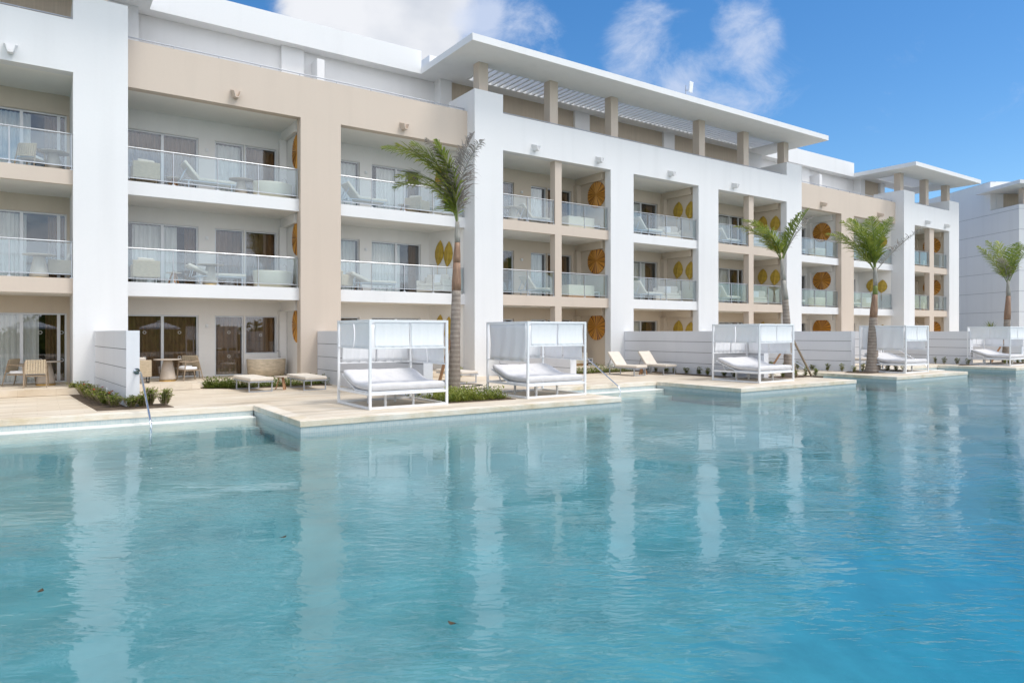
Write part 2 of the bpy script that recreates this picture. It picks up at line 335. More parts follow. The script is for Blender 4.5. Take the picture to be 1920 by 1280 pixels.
def water_mat():
    m = bpy.data.materials.new('pool_water'); m.use_nodes = True; t = m.node_tree; t.nodes.clear()
    tcn = t.nodes.new('ShaderNodeTexCoord')
    def nz(sc, st, det, rough=.5, dist=0, rot=0):
        mpn = t.nodes.new('ShaderNodeMapping'); mpn.vector_type = 'TEXTURE'; mpn.inputs['Scale'].default_value = (1/st[0], 1/st[1], 1); mpn.inputs['Rotation'].default_value = (0, 0, R(-rot)); t.links.new(tcn.outputs['Object'], mpn.inputs[0])
        n = t.nodes.new('ShaderNodeTexNoise'); n.inputs['Scale'].default_value = sc; n.inputs['Detail'].default_value = det; n.inputs['Roughness'].default_value = rough; n.inputs['Distortion'].default_value = dist
        t.links.new(mpn.outputs[0], n.inputs['Vector']); return n.outputs[0]
    big = nz(.55, (1, 1.5, 1), 2, .5, .3, 35)
    mid = nz(2.2, (.8, 1.9, 1), 2, .5, .4, 33)
    fine = nz(7.5, (.6, 1.5, 1), 2, .45, .6, 36)
    tiny = nz(15, (.75, 1.6, 1), 2, .5, .6, 34)
    patch = t.nodes.new('ShaderNodeMapRange'); patch.interpolation_type = 'SMOOTHSTEP'; patch.inputs['From Min'].default_value = .40; patch.inputs['From Max'].default_value = .62; patch.inputs['To Min'].default_value = .08; patch.inputs['To Max'].default_value = 1
    t.links.new(nz(.30, (1, 1.6, 1), 3, .5, .6, 30), patch.inputs['Value'])
    h = math_node(t, 'MULTIPLY', fine, math_node(t, 'MULTIPLY', patch.outputs[0], .0130))
    h = math_node(t, 'ADD', h, math_node(t, 'MULTIPLY', tiny, math_node(t, 'MULTIPLY', patch.outputs[0], .0022)))
    h = math_node(t, 'ADD', h, math_node(t, 'MULTIPLY', mid, .0045))
    h = math_node(t, 'ADD', h, math_node(t, 'MULTIPLY', big, .0055))
    b = t.nodes.new('ShaderNodeBump'); b.inputs['Strength'].default_value = 1; b.inputs['Distance'].default_value = 1
    t.links.new(h, b.inputs['Height'])
    fr = t.nodes.new('ShaderNodeFresnel'); geo = t.nodes.new('ShaderNodeNewGeometry'); t.links.new(math_node(t, 'MULTIPLY_ADD', geo.outputs['Backfacing'], 1/1.8 - 1.8, 1.8), fr.inputs[0]); t.links.new(b.outputs[0], fr.inputs['Normal'])
    gl = t.nodes.new('ShaderNodeBsdfGlossy'); gl.inputs['Roughness'].default_value = .0; t.links.new(b.outputs[0], gl.inputs['Normal'])
    tr = t.nodes.new('ShaderNodeBsdfTransparent'); tr.inputs[0].default_value = (.97, 1, 1, 1)
    ms = t.nodes.new('ShaderNodeMixShader'); t.links.new(fr.outputs[0], ms.inputs[0]); t.links.new(tr.outputs[0], ms.inputs[1]); t.links.new(gl.outputs[0], ms.inputs[2])
    va = t.nodes.new('ShaderNodeVolumeAbsorption'); va.inputs['Color'].default_value = (.75, .945, .986, 1); va.inputs['Density'].default_value = .85
    o = t.nodes.new('ShaderNodeOutputMaterial'); t.links.new(ms.outputs[0], o.inputs['Surface']); t.links.new(va.outputs[0], o.inputs['Volume']); return m
WATER = water_mat()
GROUND = mat('ground_soil', (.48, .42, .34), .9, noise=(.3, .8, 1.2))

# ------------------------------------------------------------------ setting: ground, deck, pool
DK = -.15; WL = -.40; PB = -1.55
GAP = 17.8; FR = 14.1
plats = [(4.45, 13.5), (18.8, 25.8), (28.85, 35.4), (40.9, 49.7), (53.5, 60)]
g = MB(); g.quad((-400, 30, -.2), (600, 30, -.2), (600, 900, -.2), (-400, 900, -.2)); g.quad((-400, -500, -.22), (600, -500, -.22), (600, -7, -.22), (-400, -7, -.22))
g.quad((110, -7, -.22), (600, -7, -.22), (600, 30, -.2), (110, 30, -.2)); g.quad((-400, -7, -.22), (-60, -7, -.22), (-60, 30, -.2), (-400, 30, -.2))
struct(g.build('ground', GROUND))
d = MB(); cp = MB(); tb = MB(); pw = MB(); st = MB(); st2 = MB()
d.box(-60, 110, GAP + .35, 30.0, -.6, DK)
edges = []      # outline of the pool edge from left to right
x = -60; pts = [(-60, GAP)]
for a, b in plats: pts += [(a, GAP), (a, FR), (b, FR), (b, GAP)]
pts += [(110, GAP)]
for a, b in plats: d.box(a + .35, b - .35, FR + .35, GAP + .35, -.6, DK)
for i in range(len(pts) - 1):       # coping strips .35 wide (top 4 mm proud) with tile band under them
    (x0, y0), (x1, y1) = pts[i], pts[i+1]
    if y0 == y1:
        front = y0 == FR
        xa, xb = (x0, x1) if front else (x0 - (.35 if i else 0), x1 + (.35 if i < len(pts)-2 else 0))
        xa2, xb2 = (xa, xb) if front else (x0 - (.35 if i else 0), x1 + (.35 if i < len(pts) - 2 else 0))
        cp.box(xa2, xb2, y0, y0 + .35, DK - .13, DK + .004)
        tb.box(x0 if not front else x0 + .02, x1 if not front else x1 - .02, y0 + .02, y0 + .34, WL - .16, DK - .13); pw.box(x0 if not front else x0 + .02, x1 if not front else x1 - .02, y0 + .024, y0 + .34, PB - .3, WL - .16)
    else:
        s = 1 if y1 < y0 else -1      # going forward: platform's left side
        xs = (x0, x0 + .35) if s == 1 else (x0 - .35, x0)
        cp.box(*xs, FR + .35, GAP, DK - .13, DK + .004)
        xs2 = (x0 + .02, x0 + .34) if s == 1 else (x0 - .34, x0 - .02)
        tb.box(*xs2, FR + .34, GAP + .02, WL - .16, DK - .13); pw.box(*xs2, FR + .34, GAP + .02, PB - .3, WL - .16)
struct(d.build('pool_deck', DECK)); struct(cp.build('pool_coping', COPING, bevel=.012)); struct(tb.build('pool_tile_band', TILE)); struct(pw.build('pool_wall', WALLP))
for a, b in [(-60, 4.45), (13.5, 18.8), (25.8, 28.85), (35.4, 40.9), (49.7, 53.5)]:
    st.box(a + .03, b - .03, GAP - .40, GAP + .019, PB, WL + .012); st2.box(a + .03, b - .03, GAP - .80, GAP - .40, PB, -.60); st2.box(a + .03, b - .03, GAP - 1.2, GAP - .80, PB, -.80); st2.box(a + .03, b - .03, GAP - 1.6, GAP - 1.2, PB, -1.0)
struct(st.build('pool_ledge', STEPM, bevel=.02)); struct(st2.build('pool_steps', STEPU, bevel=.03))
pf = MB(); pf.grid(lambda a, b: (-60 + 170*a, -7 + 27*b, PB + .78*max(0, min(1, (-7 + 27*b - 8)/6)) - 2.1*max(0, min(1, (-60 + 170*a - .569/.8224*0 - 3)/7))*max(0, min(1, (9 - (-7 + 27*b))/7))), 85, 36)
for q in ((-60, -60.3, -7, 20), (110, 110.3, -7, 20)): pf.box(min(q[0], q[1]), max(q[0], q[1]), q[2], q[3], -4.6, -.2)
pf.box(-60, 110, -7.3, -7, -4.6, -.16)
struct(pf.build('pool_floor', PLASTER))
w = MB(); w.box(-60.1, 110.1, -7.1, GAP + .2, -4.4, WL); struct(w.build('water', WATER))
pt = MB(); pt.box(-20, 4.3, 23.75, 27.3, -.14, .05); pt.box(4.3, 16, 24.5, 27.3, -.14, .05); pt.box(16, 62, 24.15, 27.3, -.14, .05)
struct(pt.build('patio', DECK))
# ------------------------------------------------------------------ hotel
LV = (.05, 3.29, 6.52)
SLB = ((2.84, 3.29), (6.08, 6.52))
BEAM0, BEAM1, TALL = 9.40, 10.96, 11.75
SHIFT = 35.66
def wall_holes(mb, x0, x1, z0, z1, y0, y1, holes):
    xs = sorted({x0, x1, *[h[0] for h in holes], *[h[1] for h in holes]}); zs = sorted({z0, z1, *[h[2] for h in holes], *[h[3] for h in holes]})
    for i in range(len(xs)-1):
        for j in range(len(zs)-1):
            cx, cz = (xs[i]+xs[i+1])/2, (zs[j]+zs[j+1])/2
            if not any(h[0] < cx < h[1] and h[2] < cz < h[3] for h in holes): mb.box(xs[i], xs[i+1], y0, y1, zs[j], zs[j+1])
CURTAINS = []
def glazing(root, kind, u0, u1, z0, z1, V, splits, rings=False):
    """aluminium framed door or window in an opening; frame set back .08"""
    f = MB(); y0, y1 = V + .08, V + .15; t = .055
    f.box(u0, u1, y0, y1, z1 - t, z1); f.box(u0, u1, y0, y1, z0, z0 + t*.9)
    f.box(u0, u0 + t, y0, y1, z0 + t*.9, z1 - t); f.box(u1 - t, u1, y0, y1, z0 + t*.9, z1 - t)
    xs = [u0 + t] + [u0 + (u1-u0)*s for s in splits] + [u1 - t]
    for k, s in enumerate(splits):
        xm = u0 + (u1-u0)*s; f.box(xm - .045, xm + .045, y0 - .012, y1 - .012, z0 + t*.9, z1 - t)
    fo = f.build(kind, ALU, root)
    p = MB()
    for k in range(len(xs)-1):
        p.box(xs[k] + (.045 if k else 0), xs[k+1] - (.045 if k < len(xs)-2 else 0), y0 + .03, y0 + .038, z0 + t*.9, z1 - t)
    p.build('pane', WINGLASS, fo)
    if kind == 'hinged_door':
        h = MB(); h.tube([(u0 + .10, y0 - .055, z0 + 1.02), (u0 + .24, y0 - .055, z0 + 1.02)], .012, 6); h.tube([(u0 + .11, y0, z0 + 1.02), (u0 + .11, y0 - .055, z0 + 1.02)], .012, 6)
        h.build('handle', STEEL, fo)
    if rings:
        for k in range(len(xs)-1):
            for zz in (z0 + 1.62, z0 + .72):
                r = MB(); cx = (xs[k]+xs[k+1])/2
                r.tube([(cx + .048*math.cos(a*math.pi/8), y0 + .024, zz + .048*math.sin(a*math.pi/8)) for a in range(17)], .009, 5, cap=False); r.build('safety_ring', MARK, fo)
    return fo
def railing(root, u0, u1, V, z, n, name='balcony_railing', posts=None):
    r = MB(); us = posts or [u0 + (u1-u0)*k/n for k in range(n+1)]
    r.tube([(u0, V, z + 1.09), (u1, V, z + 1.09)], .022, 8); r.box(u0, u1, V - .016, V + .016, z + .105, z + .13)
    for u in us:
        if u - u0 < .03: continue
        uu = min(u, u1 - .03)
        r.box(uu - .010, uu + .010, V - .025, V + .012, z - .005, z + 1.07); r.box(uu - .045, uu + .045, V - .05, V + .03, z - .002, z + .03)
    ro = r.build(name, STEEL, root)
    gp = MB(); xs = [u0] + [u for u in us if u0 + .1 < u < u1 - .1] + [u1]
    for k in range(len(xs)-1): gp.box(xs[k] + .022, xs[k+1] - .022, V + .014, V + .026, z + .135, z + 1.05)
    gp.build('glass_panel', RAILGLASS, ro); return ro
def spout(root, u, V, z, m):
    b = MB()   # tapered trough: narrow floor, two flared cheeks, tipping down and out
    L = .34
    for s in (-1, 1):
        b.hexa([(u + s*.055, V, z - .10), (u + s*.085, V, z - .10), (u + s*.165, V, z + .15), (u + s*.135, V, z + .15),
                (u + s*.045, V - L, z - .15), (u + s*.07, V - L, z - .15), (u + s*.12, V - L, z + .04), (u + s*.095, V - L, z + .04)])
    b.hexa([(u - .07, V, z - .125), (u + .07, V, z - .125), (u + .07, V, z - .097), (u - .07, V, z - .097),
            (u - .06, V - L, z - .175), (u + .06, V - L, z - .175), (u + .06, V - L, z - .147), (u - .06, V - L, z - .147)])
    b.build('drain_spout', m, root)
def lamp(root, u, V, z):
    b = MB(); b.box(u - .05, u + .05, V - .05, V, z - .06, z + .06); b.box(u - .028, u + .028, V - .09, V - .05, z - .04, z + .04); b.build('wall_lamp', POWDER, root, bevel=.006)
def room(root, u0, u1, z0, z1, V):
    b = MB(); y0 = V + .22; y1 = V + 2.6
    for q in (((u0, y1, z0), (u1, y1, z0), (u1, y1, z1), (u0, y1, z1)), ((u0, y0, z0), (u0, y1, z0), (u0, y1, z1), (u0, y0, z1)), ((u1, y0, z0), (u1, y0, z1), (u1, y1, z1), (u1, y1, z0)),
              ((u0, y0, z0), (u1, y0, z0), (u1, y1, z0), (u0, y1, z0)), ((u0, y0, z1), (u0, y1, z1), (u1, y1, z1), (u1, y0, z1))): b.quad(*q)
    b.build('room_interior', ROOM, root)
def bay(root, u0, u1, front, back, wallm, edgem, openings, full=True, post_edge=False, medallion=False, rail_posts=None, rail_n=4, curt=None, topz=None):
    """three storeys of one recess; openings: (kind,u0,u1,sill,splits)"""
    depth = .15
    for li, (a, b) in enumerate(SLB):
        s = MB(); s.box(u0, u1, front, front + depth, a, b, 1); s.box(u0, u1, front + depth, back, a, b, 0); s.build('balcony_slab', [SOFFIT, edgem], root)
        railing(root, u0, u1, front + .08, b, rail_n, posts=rail_posts)
    for li, z in enumerate(LV):
        top = (SLB[0][0], SLB[1][0], topz or BEAM0 + .003)[li]
        holes = [(o[1], o[2], z + (o[3] if li == 0 else 0), z + 2.25) for o in openings]
        wl = MB(); wall_holes(wl, u0, u1, z, top, back, back + .22, holes); wl.build('recess_wall', wallm, root)
        for k, o in enumerate(openings):
            glazing(root, o[0], o[1], o[2], holes[k][2], holes[k][3], back, o[4], rings=(li == 0 and u0 < 6))
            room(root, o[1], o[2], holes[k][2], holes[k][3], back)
            if curt: CURTAINS.append((curt, li, o[0], o[1] + .06, o[2] - .06, holes[k][2] + .04, holes[k][3] - .06, back + .30))
        if medallion:      # downstand beam along the right-hand return wall
            m = MB(); m.box(u1 - .02, u1 + .13, front + .45, back, top - .36, top); m.build('return_beam', wallm, root)
            m = MB(); m.box(u1 - .14, u1 + .13, back - .28, back, z, top - .36); m.build('corner_pier', wallm, root)
def pillar(root, u0, u1, front, back, z1, m=WHITE, fin=None, retm=None):
    b = MB()
    if fin: b.box(u0, u1, front, front + fin[0], -.15, z1); b.box(u0 + fin[1], u1, front + fin[0], back, -.15, min(z1, BEAM0))
    else: b.box(u0, u1, front, back, -.15, z1)
    return b.build('pillar', m, root)
def white_beam(root, u0, u1):
    b = MB(); b.box(u0, u1, 24.2, 24.62, BEAM0, BEAM1); return b.build('parapet_beam', WHITE, root)
def roof_slab(root, u0, u1, back):
    b = MB(); b.box(u0, u1, 24.6, back + .22, BEAM0 + .003, 9.8); b.build('terrace_slab', SOFFIT, root)
def terrace_rail(root, u0, u1, V, z):
    b = MB(); b.tube([(u0, V, z + .17), (u1, V, z + .17)], .022, 8); n = max(1, int((u1-u0)/1.3))
    for k in range(n+1): u = u0 + .03 + (u1-u0-.06)*k/n; b.box(u - .014, u + .014, V - .02, V + .02, z - .3, z + .16)
    b.build('terrace_rail', GREYM, root)
def canopy(root, u0, u1, s0, s1, front=23.0, back=27.92):
    b = MB(); z0, z1 = 13.13, 13.41; a, c = 25.12, 26.78
    b.box(u0, u1, front, a, z0, z1); b.box(u0, s0, a, c, z0, z1); b.box(s1, u1, a, c, z0, z1); b.box(u0, u1, c, back, z0, z1)
    co = b.build('roof_canopy', SOFFIT if False else WHITE, root)
    p = MB(); n = int((s1-s0)/.33)
    for k in range(n): u = s0 + .1 + (s1-s0-.2)*k/(n-1); p.box(u - .045, u + .045, a, c, z0 + .01, z0 + .21)
    p.build('pergola', WHITE, co); return co
def roof_post(root, u, w=.50, V=24.7, z0=9.8):
    b = MB(); b.box(u - w/2, u + w/2, V, V + .45, z0, 13.13); b.build('roof_post', TAN, root)

hotel = tag(empty('hotel_building'), 'long white and tan four storey hotel with balconies and flat roof canopies, beside the pool', 'hotel')
W = [(.88, 2.31), (14.87, 16.28), (22.46, 23.97), (28.73, 30.33), (36.55, 38.07), (50.53, 52.08), (57.52, 59.15)]
PB_ = 26.8; TB_ = 27.2
# white pillars
pillar(hotel, *W[0], 24.2, 28.2, TALL); pillar(hotel, *W[1], 24.2, 28.2, BEAM0)
pillar(hotel, *W[2], 24.2, 27.0, BEAM0, fin=(.40, .14)); pillar(hotel, *W[3], 24.2, 27.0, BEAM0, fin=(.40, .14)); pillar(hotel, *W[4], 24.2, 28.2, BEAM0, fin=(.40, .14))
pillar(hotel, *W[5], 24.2, 28.2, BEAM0); pillar(hotel, *W[6], 24.2, 28.2, BEAM0, fin=(.40, .14))
pillar(hotel, W[3][0] - SHIFT, W[3][1] - SHIFT, 24.2, 27.0, BEAM0)
for a, b in (W[1], W[4], W[5], W[6]):       # tall parapet heads of the outer pillars
    m = MB(); m.box(a, b, 24.2, 26.35, BEAM0, TALL); m.build('parapet_head', WHITE, hotel)
# tan pillars
for k in (0, SHIFT):
    b = MB(); b.box(7.85 + k, 9.36 + k, 24.8, 25.2, -.15, 9.45); b.build('tan_pillar', TAN, hotel)
    b = MB(); b.box(8.0 + k, 9.36 + k, 25.2, 27.42, -.15, 9.45); b.build('return_wall', OFFWHITE, hotel)
    b = MB(); b.box(7.853 + k, 8.003 + k, 25.2, 25.203, .0, 9.4)
    b = MB(); a1, b1 = 2.31 + k, 14.87 + k
    b.box(a1, b1, 24.8, 25.15, 9.45, 10.95); b.build('tan_beam', TAN, hotel)
    b = MB(); b.box(a1, b1, 25.15, 27.42, 9.453, 9.8); b.build('terrace_slab', SOFFIT, hotel)
    terrace_rail(hotel, a1, b1, 25.05, 10.95)
for a, b in ((W[1][1], W[2][0]), (W[2][1], W[3][0]), (W[3][1], W[4][0]), (W[5][1], W[6][0]), (W[3][1] - SHIFT, W[0][0])):
    pass
def beam_run(a, b):
    white_beam(hotel, a, b); roof_slab(hotel, a, b, 27.2); terrace_rail(hotel, a, b, 24.55, BEAM1)
beam_run(W[1][1], W[4][0]); beam_run(W[5][1], W[6][0]); beam_run(W[3][0] - SHIFT, W[0][0])
for k in (0, SHIFT):
    b = MB(); b.foot([(14.86 + k, 25.1), (14.86 + k, 27.198), (14.34 + k, 27.198)], .05, 9.452); b.build('return_wall', OFFWHITE, hotel)
# slim posts standing flush with the tan slab edges
for a, b in ((19.21, 19.59), (33.17, 33.6), (54.68, 55.36), (33.17 - SHIFT, 33.6 - SHIFT)):
    m = MB(); m.box(a, b, 24.35, 24.71, -.15, BEAM0); m.build('slim_post', TAN, hotel)
SL = 'sliding_door'; HD = 'hinged_door'; WN = 'window'
tanA = lambda k: [(SL, 2.5+k, 4.86+k, 0, (.5,)), (HD, 5.42+k, 6.45+k, 0, ()), (WN, 6.5+k, 7.68+k, .80, ())]
tanB = lambda k: [(HD, 10.02+k, 11.08+k, 0, ()), (SL, 11.61+k, 13.93+k, 0, (.5,))]
bay(hotel, 2.31, 7.85, 25.0, TB_, OFFWHITE, WHITE, tanA(0), medallion=True, topz=9.453, rail_posts=[3.71, 5.09, 6.43, 7.85], curt='A1')
bay(hotel, 9.36, 14.87, 25.0, TB_, OFFWHITE, WHITE, tanB(0), topz=9.453, rail_posts=[10.71, 12.1, 13.4, 14.83], curt='A2')
bay(hotel, 2.31+SHIFT+.1, 7.85+SHIFT, 25.0, TB_, OFFWHITE, WHITE, tanA(SHIFT), medallion=True, topz=9.453, rail_posts=[39.5, 40.9, 42.2, 43.5])
bay(hotel, 9.36+SHIFT+.14, 14.87+SHIFT, 25.0, TB_, OFFWHITE, WHITE, tanB(SHIFT), topz=9.453, rail_posts=[46.5, 47.9, 49.2, 50.5])
bay(hotel, 16.28, 19.21, 24.35, PB_, BEIGE, TAN, [(SL, 16.45, 18.66, 0, (.5,))], rail_posts=[17.73, 19.19], curt='B1')
bay(hotel, 19.59, 22.46, 24.35, PB_, BEIGE, TAN, [(HD, 19.66, 20.62, 0, ()), (WN, 20.68, 22.2, .5, ())], medallion=True, rail_posts=[21.02, 22.44], curt='B2')
bay(hotel, 23.97, 28.73, 24.3, PB_, BEIGE, WHITE, [(HD, 24.4, 25.4, 0, ()), (SL, 25.9, 28.4, 0, (.5,))], medallion=True, rail_posts=[25.19, 26.45, 27.61, 28.7], curt='M')
bay(hotel, 30.33, 33.17, 24.35, PB_, BEIGE, TAN, [(HD, 31.2, 32.2, 0, ())], rail_posts=[31.71, 33.14])
bay(hotel, 33.6, 36.55, 24.35, PB_, BEIGE, TAN, [(SL, 33.62, 36.0, 0, (.45, .82))], medallion=True, rail_posts=[35.06, 36.47], curt='C2')
for k in (SHIFT,):
    bay(hotel, 16.28+k+.14, 54.68, 24.35, PB_, BEIGE, TAN, [(HD, 52.6, 53.6, 0, ())], rail_n=2)
    bay(hotel, 55.36, 57.52, 24.35, PB_, BEIGE, TAN, [(HD, 55.6, 56.6, 0, ())], medallion=True, rail_n=2)
bay(hotel, 33.6-SHIFT, .88, 24.35, PB_, BEIGE, TAN, [(SL, -1.95, .80, 0, (.56, .92))], rail_posts=[-.66, .86], curt='L')
bay(hotel, 30.33-SHIFT, 33.17-SHIFT, 24.35, PB_, BEIGE, TAN, [(HD, -4.5, -3.5, 0, ())], rail_n=2)
# floor slab behind the posts between the bays
for a, b in ((19.21, 19.59), (33.17, 33.6), (54.68, 55.36)):
    for (z0, z1) in SLB: m = MB(); m.box(a, b, 24.71, PB_, z0, z1); m.build('balcony_slab', SOFFIT, hotel)
    m = MB(); m.box(a, b, PB_, PB_ + .22, 0, BEAM0); m.build('recess_wall', BEIGE, hotel)
# return walls of the pavilion recesses (right-hand side, beige skin 3 mm proud of the pillar core)
for u in (22.6, 28.87, 36.69, 57.66):
    m = MB(); m.box(u - .004, u, 24.62, PB_, 0, 9.398); m.build('return_wall', BEIGE, hotel)
for (u, z) in ((-.63, 9.68), (5.6, 9.78)): pass
spout(hotel, -.62, 24.2, 9.72, WHITE); spout(hotel, 5.6, 24.8, 9.82, TAN); spout(hotel, 11.92, 24.8, 9.79, TAN)
for u in (17.94, 21.65, 26.53, 31.6, 53.77, 56.82): spout(hotel, u, 24.2, 9.74, WHITE)
spout(hotel, 41.2, 24.8, 9.82, TAN); spout(hotel, 48.2, 24.8, 9.82, TAN)
for z in LV:
    for u, V in ((5.14, TB_), (11.35, TB_), (19.1, PB_), (40.8, TB_)): lamp(hotel, u, V, z + 1.85)
# roof storey
for k in (-SHIFT, 0, SHIFT):       # pavilion canopies
    u0, u1 = 14.03 + k, 38.95 + k
    if k == SHIFT: u1 = 60.0
    s0, s1 = 16.0 + k, (36.9 + k if k != SHIFT else 57.3)
    canopy(hotel, u0, u1, s0, s1)
    ps = [15.62, 19.42, 23.18, 29.6, 33.4, 37.25]
    for p in ps:
        if k == -SHIFT and p < 33: continue
        if k == SHIFT and p > 20: continue
        outer = p in (15.62, 37.25)
        roof_post(hotel, p + k, z0=TALL if outer else 9.8, w=.46)
    if k == SHIFT: roof_post(hotel, 58.55, z0=TALL, w=.46)
    b = MB(); e = (54.0 if k == SHIFT else u1 - .9)
    b.box(u0 + 1.0, e, 27.5, 27.8, 9.8, 13.128); b.build('penthouse_wall', BLIND, hotel)
    for a, c in ((15.0, 15.58), (22.9, 23.9), (29.5, 30.4), (37.2, 38.6)):
        if a + k > 53.5: continue
        b = MB(); b.box(a + k, c + k, 27.36, 27.96 if a == 15.0 else 27.5, 9.8, 13.127); b.build('penthouse_pier', WHITE, hotel)
    if k == SHIFT: b = MB(); b.box(53.4, 54.0, 27.3, 27.9, 9.8, 13.128); b.build('penthouse_pier', WHITE, hotel)
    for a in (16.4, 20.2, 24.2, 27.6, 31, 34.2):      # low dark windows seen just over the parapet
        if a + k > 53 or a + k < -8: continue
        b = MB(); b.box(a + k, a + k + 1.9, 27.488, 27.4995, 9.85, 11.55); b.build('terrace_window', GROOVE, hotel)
for k in (0, SHIFT):
    a, c = 3.29 + k, 14.03 + k
    b = MB(); b.box(a, c, 27.35, 29.5, 13.13, 14.15); b.build('roof_fascia', WHITE, hotel)
    holes = [(x + k, x2 + k, 9.85, 11.42) for x, x2 in ((3.0, 6.6), (7.0, 7.9), (9.9, 11.4), (12.1, 13.4))]
    b = MB(); wall_holes(b, 2.4 + k, 15.0 + k, 9.8, 13.128, 27.95, 28.2, holes); b.build('penthouse_wall', WHITE, hotel)
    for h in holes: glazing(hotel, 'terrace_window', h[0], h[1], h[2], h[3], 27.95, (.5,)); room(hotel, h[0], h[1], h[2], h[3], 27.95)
    b = MB(); b.box(8.02 + k, 8.92 + k, 27.75, 27.95, 9.8, 13.128); b.build('penthouse_pier', WHITE, hotel)
    b = MB(); b.box(9.28 + k, 9.58 + k, 27.2, 27.95, 9.8, 12.70); b.build('terrace_partition', WHITE, hotel)
b = MB(); b.box(14.75, 15.7, 27.95, 29, 13.42, 14.34); b.build('roof_upstand', WHITE, hotel)
b = MB(); b.box(-20, 53.4, 29.5, 45, 9.8, 14.1); b.box(-20, 57.5, 27.9, 45, -.2, 9.78); 
b.build('rear_block', WHITE, hotel) if False else None
core = MB(); core.box(-20, 59.15, 30.2, 42, -.2, 14.1); core.build('rear_block', WHITE, hotel)
rf = MB(); rf.box(-20, 53.9, 27.9, 30.3, 13.14, 13.38); rf.box(-20, 59.15, 27.43, 30.2, 9.42, 9.79); rf.build('roof_slab', WHITE, hotel)
b = MB(); b.box(58.9, 59.15, 27.0, 30.2, -.2, 11.75); b.build('end_wall', WHITE, hotel)

# ------------------------------------------------------------------ second hotel wing, turned toward the pool
wing = empty('hotel_wing', (63.5, 21.7, 0), math.atan2(-.5186, .855))
tag(wing, 'farther white hotel wing with a shaded grey grooved end wall, at the right edge', 'hotel')
b = MB(); zz = -.15; gi = 0
levels = [1.62*k + .06 for k in range(0, 8)]
prev = -.15
for z in levels[1:] + [TALL]:
    b.box(0, .5, 0, 3.0, prev, z - .03); b.box(.03, .5, .03, 3.0, z - .03, z, 1); prev = z
prev = -.15
for z in levels[1:] + [14.15]:
    b.box(0, .5, 3.0, 24, prev, z - .03); b.box(.03, .5, 3.0, 24, z - .03, z, 1); prev = z
b.build('end_wall', [WHITE, JOINT], wing)
b = MB(); b.box(.5, 1.5, 0, 2.1, -.15, TALL); b.build('pillar', WHITE, wing)
b = MB(); b.box(7.5, 9.0, 0, 2.1, -.15, TALL); b.build('pillar', WHITE, wing)
b = MB(); b.box(1.5, 7.5, 0, .42, BEAM0, BEAM1); b.build('parapet_beam', WHITE, wing)
for (z0, z1) in SLB: b = MB(); b.box(1.5, 7.5, .15, 2.6, z0, z1); b.build('balcony_slab', TAN, wing); railing(wing, 1.5, 7.5, .23, z1, 4)
b = MB(); b.box(1.5, 7.5, .43, 2.6, BEAM0 + .003, 9.8); b.build('terrace_slab', SOFFIT, wing)
for li, z in enumerate(LV):
    top = (SLB[0][0], SLB[1][0], BEAM0)[li]
    b = MB(); wall_holes(b, 1.5, 7.5, z, top, 2.6, 2.8, [(2, 4.5, z, z+2.25)]); b.build('recess_wall', BEIGE, wing); glazing(wing, SL, 2, 4.5, z, z+2.25, 2.6, (.5,)); room(wing, 2, 4.5, z, z+2.25, 2.6)
b = MB(); b.box(.5, 12, 3.0, 24, -.15, 14.15); b.build('rear_block', WHITE, wing)
b = MB(); b.box(.5, 1.1, 2.95, 3.0, 9.8, 13.13); b.build('penthouse_pier', WHITE, wing)
b = MB(); b.box(1.1, 7.5, 2.94, 2.998, 9.8, 13.12); b.build('penthouse_wall', BLIND, wing)
b = MB(); b.box(-.85, 12, -1.1, 3.6, 13.13, 13.41); b.build('roof_canopy', WHITE, wing)
roof_post(wing, 1.0, V=.5, z0=TALL)

# ------------------------------------------------------------------ low garden walls
def garden_wall(f, bk, label, t=.3, outlet=0):
    """f: front-left corner, bk: back-left corner of a wall built of four stacked boards with dark joints"""
    f = Vector(f); bk = Vector(bk); d = (bk - f); n = Vector((d.y, -d.x)).normalized() * t
    b = MB(); z0 = -.2
    for z1 in (.34, .805, 1.27, 1.72):
        i = Vector((n.x, n.y)).normalized()*.018; dd = d.normalized()*.018
        b.foot([f, f + n, bk + n, bk], z0, z1 - (.017 if z1 < 1.7 else 0))
        if z1 < 1.7: b.foot([f + i, f + n - i, bk + n - i, bk + i], z1 - .017, z1, 1)
        z0 = z1
    b.box(f.x + n.x*.02, f.x + n.x*.98, f.y - .012, f.y, -.2, 1.722)
    o = b.build('garden_wall', [PANEL, GROOVE])
    if outlet:
        q = f.lerp(bk, outlet); x = MB(); x.box(q.x - .022, q.x + .01, q.y - .05, q.y + .05, .02, .15); x.box(q.x - .034, q.x - .022, q.y - .04, q.y + .04, .06, .14); x.build('power_outlet', POWDER, o, bevel=.004)
    return tag(o, label, 'wall', 'low grooved garden walls')
garden_wall((1.79, 19.2), (1.42, 24.19), 'low white grooved wall with red flowering shrubs at its foot', outlet=.55)
garden_wall((8.75, 16.95), (8.46, 24.78), 'low white grooved wall behind the nearest daybed cabana')
garden_wall((16.5, 20.0), (16.1, 24.19), 'low white grooved wall behind the second cabana, beside the two raised sun loungers')
garden_wall((23.4, 16.5), (23.35, 24.19), 'long low white grooved wall behind the two raised sun loungers', outlet=.5)
garden_wall((28.9, 20.4), (29.0, 24.19), 'short low white wall end seen through the third cabana')
garden_wall((31.0, 17.2), (30.6, 24.19), 'low white grooved wall between the third and fourth cabanas, with a bright front end')
garden_wall((39.9, 20.4), (37.6, 24.19), 'short low white wall seen through the fourth cabana')
garden_wall((42.9, 17.0), (43.8, 24.78), 'low white grooved wall between the fourth and fifth cabanas')
garden_wall((51.3, 17.4), (51.3, 24.19), 'low white wall end at the right edge behind the fifth cabana')

